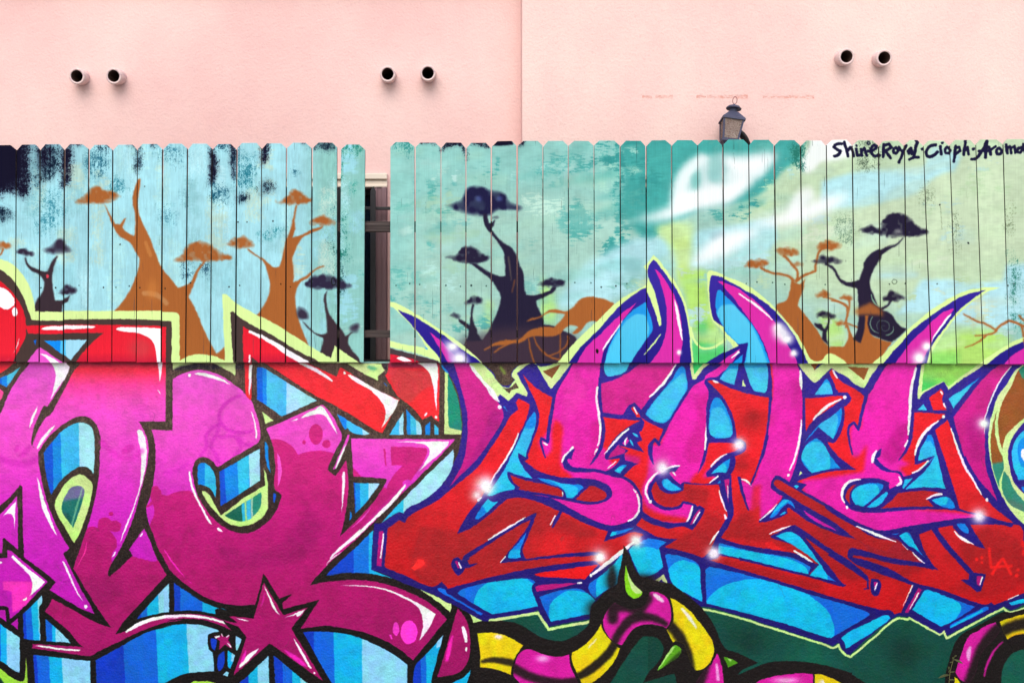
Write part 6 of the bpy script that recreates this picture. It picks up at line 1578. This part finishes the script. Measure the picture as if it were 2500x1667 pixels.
for (a, b, c, d, t_) in boards:
    g4 = [random.uniform(.45, 1.9) for _ in range(4)]
    a += g4[0]; b -= g4[1]; c += g4[2]; d -= g4[3]
    t_ += random.uniform(-.5, .5)
    e1, e2 = random.uniform(11, 14.5), random.uniform(11, 14.5); h1, h2 = random.uniform(11, 14), random.uniform(11, 14)
    bot = FBOT((c+d)/2)+random.uniform(-1.3, 1.3)
    lean = (c-a)/(bot-t_)
    prof = [(c, bot), (a+lean*h1, t_+h1), (a+e1, t_), (b-e2, t_+random.uniform(-.6, .6)), (b+(d-b)/(bot-t_)*h2, t_+h2), (d, bot+random.uniform(-1., 1.))]
    yf = -.034+random.uniform(-.0035, .0035); yb = -.013; cup = random.uniform(-.0035, .0035)
    bm = bmesh.new()
    f_ = [bm.verts.new(_orig_at(px, py, yf+cup*(1 if px > (c+d)/2 else -1)+random.uniform(-.001, .001))) for px, py in prof]
    k_ = [bm.verts.new((v.co.x, yb, v.co.z)) for v in f_]
    ff = bm.faces.new(f_[::-1]); fb = bm.faces.new(k_)
    for i in range(6):
        q = bm.faces.new((f_[i], f_[(i+1) % 6], k_[(i+1) % 6], k_[i]))
    bmesh.ops.recalc_face_normals(bm, faces=bm.faces)
    bm.normal_update()
    r = bmesh.ops.bevel(bm, geom=[e for e in ff.edges], offset=.0016, segments=1, affect='EDGES')
    bm.normal_update()
    for f in bm.faces:
        f.material_index = 1 if f.normal.y > -.2 and f.normal.z < .3 else 0
    bo = mesh('board', bm, [M_BOARD, M_WOOD]); uvs(bo, random.uniform(-1., 1.), random.uniform(-1.6, 1.6))
    bo.parent = fence; bo.matrix_parent_inverse = Matrix.Translation((0, 0, -WTOP))
for y0, y1 in ((541, 566), (806, 824)):
    bm = bmesh.new(); p0, p1 = at(0, y1, 0), at(0, y0, 0)
    box(bm, (-4.2, -.0125, p0.z), (4.2, .026, p1.z), .002)
    o = mesh('rail', bm, M_WOOD, fence); o.matrix_parent_inverse = Matrix.Translation((0, 0, -WTOP))

# ------------------------------------------------------------------ pink building behind
YL, YR = .42, .27                                # left wall set back from the right one
M_PINK = mat_pink()
M_PINK_R = mat_pink(YR)
bld = empty('pink_building', (0, YL, 0))
tag(bld, 'pale pink stucco building behind the fence, right half standing forward', 'building')
def part(name, bm, m, parent=None, sm=False):
    o = mesh(name, bm, m, parent or bld, sm)
    if parent is None: o.matrix_parent_inverse = Matrix.Translation((0, -YL, 0))
    return o
PIPES = [(186.4, 186, YL), (277.5, 185.5, YL), (946.5, 181.6, YL), (1044.8, 179, YL), (2067.3, 139, YR), (2160, 141.6, YR)]
PIPE_L = lambda yy: .09 if yy == YL else .075
def pipe_base(px, py, yy):                       # where the pipe leaves the wall, from the place of its mouth
    return at(px, py, yy-PIPE_L(yy))+Vector((0, PIPE_L(yy), PIPE_L(yy)*math.tan(R(9))))
PIPE_R = .0475
XC = at(1275, 0, YR).x                           # the corner between the two halves
ZT = 4.55
def wall_panel(name, x0, x1, y, mat, holes, rects):
    outer = [Vector((x0, 0, -.2)), Vector((x1, 0, -.2)), Vector((x1, 0, ZT)), Vector((x0, 0, ZT))]
    loops = [outer]
    for (cx, cz, r) in holes:
        loops.append([Vector((cx+r*math.cos(-2*math.pi*k/28), 0, cz+r*math.sin(-2*math.pi*k/28))) for k in range(28)])
    for (a, b, c, d) in rects:
        loops.append([Vector((a, 0, c)), Vector((a, 0, d)), Vector((b, 0, d)), Vector((b, 0, c))])
    flat2 = [[Vector((v.x, v.z, 0)) for v in lp] for lp in loops]
    tris = tessellate_polygon(flat2)
    bm = bmesh.new(); V = [bm.verts.new((v.x, y, v.z)) for lp in loops for v in lp]
    bm.verts.ensure_lookup_table()
    for t3 in tris:
        try: bm.faces.new([V[i] for i in t3])
        except ValueError: pass
    bm.normal_update()
    for f in bm.faces:
        if f.normal.y > 0: f.normal_flip()
    # window reveal
    for (a, b, c, d) in rects:
        for (p, q) in (((a, c), (a, d)), ((a, d), (b, d)), ((b, d), (b, c)), ((b, c), (a, c))):
            bm.faces.new([bm.verts.new(v) for v in ((p[0], y, p[1]), (q[0], y, q[1]), (q[0], y+.12, q[1]), (p[0], y+.12, p[1]))])
    return part(name, bm, mat)
hl = []; hr = []
for px, py, yy in PIPES:
    p = pipe_base(px, py, yy); (hl if yy == YL else hr).append((p.x, p.z, PIPE_R*.98))
wx0, wx1 = at(-70, 0, YL).x, at(917, 0, YL).x
vx0, vx1 = at(1352, 0, YR).x, at(2440, 0, YR).x
vz0, vz1 = at(0, 900, YR).z-.35, at(0, 461, YR).z
wz0, wz1 = at(0, 900, YL).z-.35, at(0, 459, YL).z
wall_panel('wall', -5.2, XC+.05, YL, M_PINK, hl, [(wx0, wx1, wz0, wz1)])
wall_panel('wall', XC, 5.2, YR, M_PINK_R, hr, [(vx0, vx1, vz0, vz1)])
bm = bmesh.new(); box(bm, (XC, YR+.0005, -.2), (XC+.002, YL+.02, ZT)); part('wall_return', bm, M_PINK)
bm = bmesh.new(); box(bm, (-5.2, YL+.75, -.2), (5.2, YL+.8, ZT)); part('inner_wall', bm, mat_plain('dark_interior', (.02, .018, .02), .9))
bm = bmesh.new(); box(bm, (-5.2, YL+.05, ZT-.02), (5.2, 2.6, ZT+.1)); part('roof', bm, M_PINK)
ztop = at(0, -34, YL).z
bm = bmesh.new(); box(bm, (-5.2, YL-.055, ztop), (XC-.001, YL-.001, ztop+.16), .008); part('cornice', bm, M_PINK)
ztop = at(0, -60, YR).z
bm = bmesh.new(); box(bm, (XC, YR-.03, ztop), (5.2, YR-.001, ztop+.16), .008); part('cornice', bm, M_PINK_R)

# window seen through the missing board
M_TRIM = mat_plain('cream_trim', (.78, .65, .52), .5, (40, .2, .002), .06)
M_TRIM_SHADE = mat_plain('shaded_trim', (.21, .115, .125), .5, (40, .2, .002), .1)  # upright trim: the cream trim with its shade put into the colour
M_DARK = mat_plain('black_iron', (.012, .011, .014), .5, (200, .3, .001), .2, .5)
M_SASH = mat_plain('dark_sash', (.012, .012, .015), .6, None, .2)
def mat_glass():
    t = NT('window_glass'); t.b.inputs['Base Color'].default_value = (.006, .012, .022, 1); t.b.inputs['Roughness'].default_value = .06
    t.b.inputs['Specular IOR Level'].default_value = .5
    n = t.noise(t.pos(), 3, 2, .5); t.l(t.bump(n, .1, .01), t.b.inputs['Normal'])
    return t.m
M_GLASS = mat_glass()
def make_window(x0, x1, z0, z1, tx0, tx1, tz, Y):
    bm = bmesh.new(); n = max(2, round((x1-x0)/.62))
    rects = [(x0, x1, z1-.035, z1), (x0, x1, z0, z0+.035), (x0, x0+.03, z0+.035, z1-.035), (x1-.03, x1, z0+.035, z1-.035)]
    rects += [(x0+(x1-x0)*k/n-.014, x0+(x1-x0)*k/n+.014, z0+.035, z1-.035) for k in range(1, n)]
    for (a, b, c, d) in rects: box(bm, (a, Y+.06, c), (b, Y+.1, d), .002)
    win = part('window', bm, M_SASH)
    for k in range(n):
        bm = bmesh.new(); box(bm, (x0+(x1-x0)*k/n+.01, Y+.085, z0+.02), (x0+(x1-x0)*(k+1)/n-.01, Y+.09, z1-.02)); mesh('pane', bm, M_GLASS, win)
    def trim_piece(a, b, c, d, vert):
        bm = bmesh.new(); box(bm, (a, Y-.022, c), (b, Y-.001, d), .003)
        W_ = (b-a) if vert else (d-c)
        if vert: box(bm, (b-W_*.42, Y-.038, c), (b-.003, Y-.0225, d), .004); box(bm, (a+.004, Y-.03, c), (a+W_*.2, Y-.0225, d), .003)
        else: box(bm, (a, Y-.038, d-W_*.42), (b, Y-.0225, d-.003), .004); box(bm, (a, Y-.03, c+.004), (b, Y-.0225, c+W_*.2), .003)
        mesh('trim', bm, M_TRIM_SHADE if vert else M_TRIM, win)
    trim_piece(x1-.004, tx1, z0-.05, z1-.001, True)
    trim_piece(tx0, tx1, z1-.003, tz, False)
    trim_piece(tx0, x0+.004, z0-.05, z1-.004, True)
make_window(wx0, wx1, wz0, wz1, wx0-.075, at(946, 0, YL).x, at(0, 425, YL).z, YL)
make_window(vx0, vx1, vz0, vz1, vx0-.075, vx1+.075, at(0, 427, YR).z, YR)
# iron guard in front of the glass
bm = bmesh.new(); g0 = at(0, 508, YL-.1).z
box(bm, (wx0-.1, YL-.09, g0-.009), (at(958, 0, YL).x, YL-.075, g0+.009), .002)
guard = part('window_guard', bm, M_DARK)
bm = bmesh.new(); g1 = at(0, 881, YL-.1).z
box(bm, (wx0-.1, YL-.09, g1-.009), (at(958, 0, YL).x, YL-.075, g1+.009), .002)
o = part('crossbar', bm, M_DARK, guard)
for px in range(911, -60, -83):
    c = at(px, 0, YL-.1).x; zt = at(0, 456, YL-.1).z; hw = .0155
    bm = bmesh.new()
    f_ = [bm.verts.new((x, YL-.115, z)) for x, z in ((c-hw, wz0-.3), (c+hw, wz0-.3), (c+hw, zt-.025), (c+.002, zt), (c-hw, zt-.025))]
    k_ = [bm.verts.new((v.co.x, YL-.091, v.co.z)) for v in f_]
    bm.faces.new(f_); bm.faces.new(k_[::-1])
    for i in range(5): bm.faces.new((f_[(i+1) % 5], f_[i], k_[i], k_[(i+1) % 5]))
    bmesh.ops.recalc_face_normals(bm, faces=bm.faces)
    o = part('bar', bm, M_DARK, guard)

# ------------------------------------------------------------------ drain pipes
def mat_pipe():
    t = NT('pink_pipe'); p = t.n('TexCoord').outputs['Object']
    n = t.noise(p, 30, 5, .65); n2 = t.noise(p, 160, 3, .6)
    c = t.ramp(n, [(.35, lin('eec8c6')), (.55, lin('f8d8d2')), (.72, lin('d0a8b2'))])
    return t.out(c, .65, t.bump(n2, .5, .003), .35)
M_PIPE = mat_pipe()
M_BORE = mat_plain('pipe_bore', (.10, .05, .04), .9, (60, .4, .003), .3)
plabels = ['pink drain pipe stub over the painted brown tree, the one farther from the window',
           'pink drain pipe stub over the painted brown tree, the one nearer the window',
           'pink drain pipe stub near the wall corner, the one directly over the window',
           'pink drain pipe stub near the wall corner, the one nearer that corner',
           'pink drain pipe stub over the handwritten names, the one nearer the lantern',
           'pink drain pipe stub over the handwritten names, the one farther from the lantern']
for (px, py, yy), lb in zip(PIPES, plabels):
    L = PIPE_L(yy)
    bm = bmesh.new(); r0 = PIPE_R; r1 = .0345
    lathe(bm, [(r0, .3), (r0, 0), (r0*1.0, -L+.004), (r0-.003, -L), (r1+.002, -L), (r1, -L+.003)], 40, 'y')
    p = pipe_base(px, py, yy)
    o = mesh('drain_pipe', bm, M_PIPE, None, True); o.location = p; o.rotation_euler = (R(9)+random.uniform(-.02, .02), 0, random.uniform(-.03, .03))
    bm = bmesh.new(); lathe(bm, [(r1, -L+.003), (r1, .3), (.001, .301)], 40, 'y')
    for f in bm.faces: f.normal_flip()
    b_ = mesh('bore', bm, M_BORE, o, True)
    tag(o, lb, 'pipe', 'drain pipes in the pink wall')

# ------------------------------------------------------------------ lantern
YLn = YR-.13
root = empty('wall_lantern', at(1780, 345, YLn))
root.rotation_euler = (R(-6), R(9), R(-4))
tag(root, 'old blue-grey metal carriage lantern leaning over the fence top, with pebbled glass', 'lantern')
M_LAN = mat_plain('lantern_metal', (.062, .062, .105), .6, (90, .5, .002), .45, .25, .0)
M_RUST = mat_plain('rusty_wire', (.30, .10, .10), .7, (200, .4, .001), .3)
def mat_pebble():
    t = NT('pebbled_glass'); p = t.n('TexCoord').outputs['Object']
    v = t.n('TexVoronoi', feature='F1'); v.inputs['Scale'].default_value = 170; t.l(p, v.inputs['Vector'])
    n = t.noise(p, 14, 3, .5)
    c = t.mix(v.outputs['Distance'], t.mix(n, (.38, .24, .2), (.85, .74, .64)), (.3, .17, .14))
    return t.out(c, .25, t.bump(v.outputs['Distance'], .9, .004), .6)
M_PEB = mat_pebble()
def frus(bm, w0, w1, z0, z1, top=True, bot=True):
    a = [bm.verts.new((sx*w0/2, sy*w0/2, z0)) for sx, sy in ((-1, -1), (1, -1), (1, 1), (-1, 1))]
    b = [bm.verts.new((sx*w1/2, sy*w1/2, z1)) for sx, sy in ((-1, -1), (1, -1), (1, 1), (-1, 1))]
    fs = [bm.faces.new((a[i], a[(i+1) % 4], b[(i+1) % 4], b[i])) for i in range(4)]
    if bot: bm.faces.new(a[::-1])
    if top: bm.faces.new(b)
    return fs
H = .118; W0, W1 = .09, .118
for sx, sy in ((-1, -1), (1, -1), (1, 1), (-1, 1)):
    q0 = Vector((sx*(W0/2-.004), sy*(W0/2-.004), 0)); q1 = Vector((sx*(W1/2-.004), sy*(W1/2-.004), H))
    bm = bmesh.new()
    a = [bm.verts.new(q0+Vector((dx, dy, 0))) for dx, dy in ((-.005, -.005), (.005, -.005), (.005, .005), (-.005, .005))]
    b = [bm.verts.new(q1+Vector((dx, dy, 0))) for dx, dy in ((-.005, -.005), (.005, -.005), (.005, .005), (-.005, .005))]
    for i in range(4): bm.faces.new((a[i], a[(i+1) % 4], b[(i+1) % 4], b[i]))
    mesh('corner_post', bm, M_LAN, root)
bm = bmesh.new(); frus(bm, W0+.004, W0+.008, -.012, .004); frus(bm, W0-.03, W0+.003, -.03, -.0121); mesh('base', bm, M_LAN, root)
bm = bmesh.new(); frus(bm, W1+.012, W1+.012, H-.004, H+.006); frus(bm, W1+.011, .05, H+.0062, H+.052)
roof = mesh('roof', bm, M_LAN, root)
for k in range(4):
    bm = bmesh.new(); g0, g1 = W0/2-.006, W1/2-.006; h0, h1 = W0/2-.003, W1/2-.003
    v = [bm.verts.new(x) for x in ((-g0, -h0, .003), (g0, -h0, .003), (g1, -h1, H-.003), (-g1, -h1, H-.003))]
    bm.faces.new(v); bmesh.ops.solidify(bm, geom=bm.faces[:], thickness=.002)
    bmesh.ops.rotate(bm, verts=bm.verts, cent=(0, 0, 0), matrix=Matrix.Rotation(k*math.pi/2, 3, 'Z'))
    mesh('pane', bm, M_PEB, root)
bm = bmesh.new(); lathe(bm, [(.022, H+.05), (.0215, H+.073)], 24, 'z', True); mesh('neck', bm, M_LAN, root, False)
bm = bmesh.new(); lathe(bm, [(.012, H+.0735), (.043, H+.0735), (.044, H+.078), (.036, H+.083), (.033, H+.089), (.012, H+.091)], 32, 'z', True)
cap = mesh('cap', bm, M_LAN, root, False)
bm = bmesh.new(); lathe(bm, [(.008, H+.0905), (.0055, H+.097), (.006, H+.103), (.003, H+.106)], 16, 'z', True); mesh('finial', bm, M_LAN, root, True)
bm = bmesh.new(); n = 28
tube(bm, [(.0125*math.sin(2*math.pi*k/n)*math.cos(.1), .0125*math.sin(2*math.pi*k/n)*math.sin(.1), H+.126-.022*math.cos(2*math.pi*k/n)) for k in range(n+1)], .0021, 6)
mesh('hanging_ring', bm, M_RUST, root, True)
bpy.context.view_layer.update()
_inv = root.matrix_basis.inverted()
bm = bmesh.new(); tube(bm, [_inv @ at(*q) for q in ((1797, 322, YLn+.03), (1806, 322, YLn+.045), (1812, 330, YLn+.06), (1818, 338, YLn+.08), (1824, 347, YLn+.1), (1829, 360, YLn+.115), (1831, 385, YLn+.125))], [.008, .015, .019, .02, .016, .015, .015], 10)
mesh('bracket', bm, M_DARK, root, True)

# ------------------------------------------------------------------ weed at the foot of the wall
weed = empty('weed', at(2316, 1775, -.03)); weed.location.z = 0
tag(weed, 'thin dark weed with narrow leaves growing up against the painted wall', 'weed')
M_STEM = mat_plain('weed_stem', (.12, .10, .03), .7, None, .3)
M_LEAF = mat_plain('weed_leaf', (.055, .06, .018), .6, (80, .3, .001), .35)
def wl(px, py, y=-.035): return at(px, py, y)-weed.location
TQ = lambda x, y: (2020+x/4.9, 1347+y/4.9)
stem = [wl(2316, 1778, -.02), wl(*TQ(1452, 1700)), wl(*TQ(1455, 1560)), wl(*TQ(1465, 1450), y=-.045), wl(*TQ(1482, 1370), y=-.05), wl(*TQ(1503, 1300), y=-.045), wl(*TQ(1520, 1250), y=-.04)]
stem[0].z = 0
bm = bmesh.new(); tube(bm, stem, [.003, .0026, .0022, .0019, .0016, .0013, .001], 6); mesh('stem', bm, M_STEM, weed, True)
def leaf(p, ang, L, wd, dy=.0):
    bm = bmesh.new(); prev = None
    d = Vector((math.cos(ang), -.25+dy, math.sin(ang))); s_ = Vector((-math.sin(ang), 0, math.cos(ang)))
    for k in range(6):
        t_ = k/5; hw = wd*math.sin(math.pi*min(1, t_*.94+.06))**.8
        c = p+d*L*t_+Vector((0, 0, -.25*L*t_*t_))
        cur = [bm.verts.new(c+s_*hw), bm.verts.new(c+Vector((0, -.2*hw, -.15*hw))), bm.verts.new(c-s_*hw)]
        if prev:
            for j in (0, 1): bm.faces.new((prev[j], prev[j+1], cur[j+1], cur[j]))
        prev = cur
    mesh('leaf', bm, M_LEAF, weed, True)
for q, an, L, wd in (((1515, 1285), -10, 100, 13), ((1510, 1290), 110, 60, 12), ((1520, 1255), 60, 45, 10), ((1500, 1320), 160, 45, 9), ((1455, 1405), 100, 60, 11), ((1450, 1440), 75, 60, 9),
                      ((1455, 1470), 175, 150, 16), ((1455, 1530), 20, 70, 10), ((1470, 1440), 30, 60, 9), ((1452, 1600), 160, 110, 14), ((1452, 1640), 15, 90, 12)):
    leaf(wl(*TQ(*q), y=-.045), R(an), L/4.9*S, wd/4.9*S)
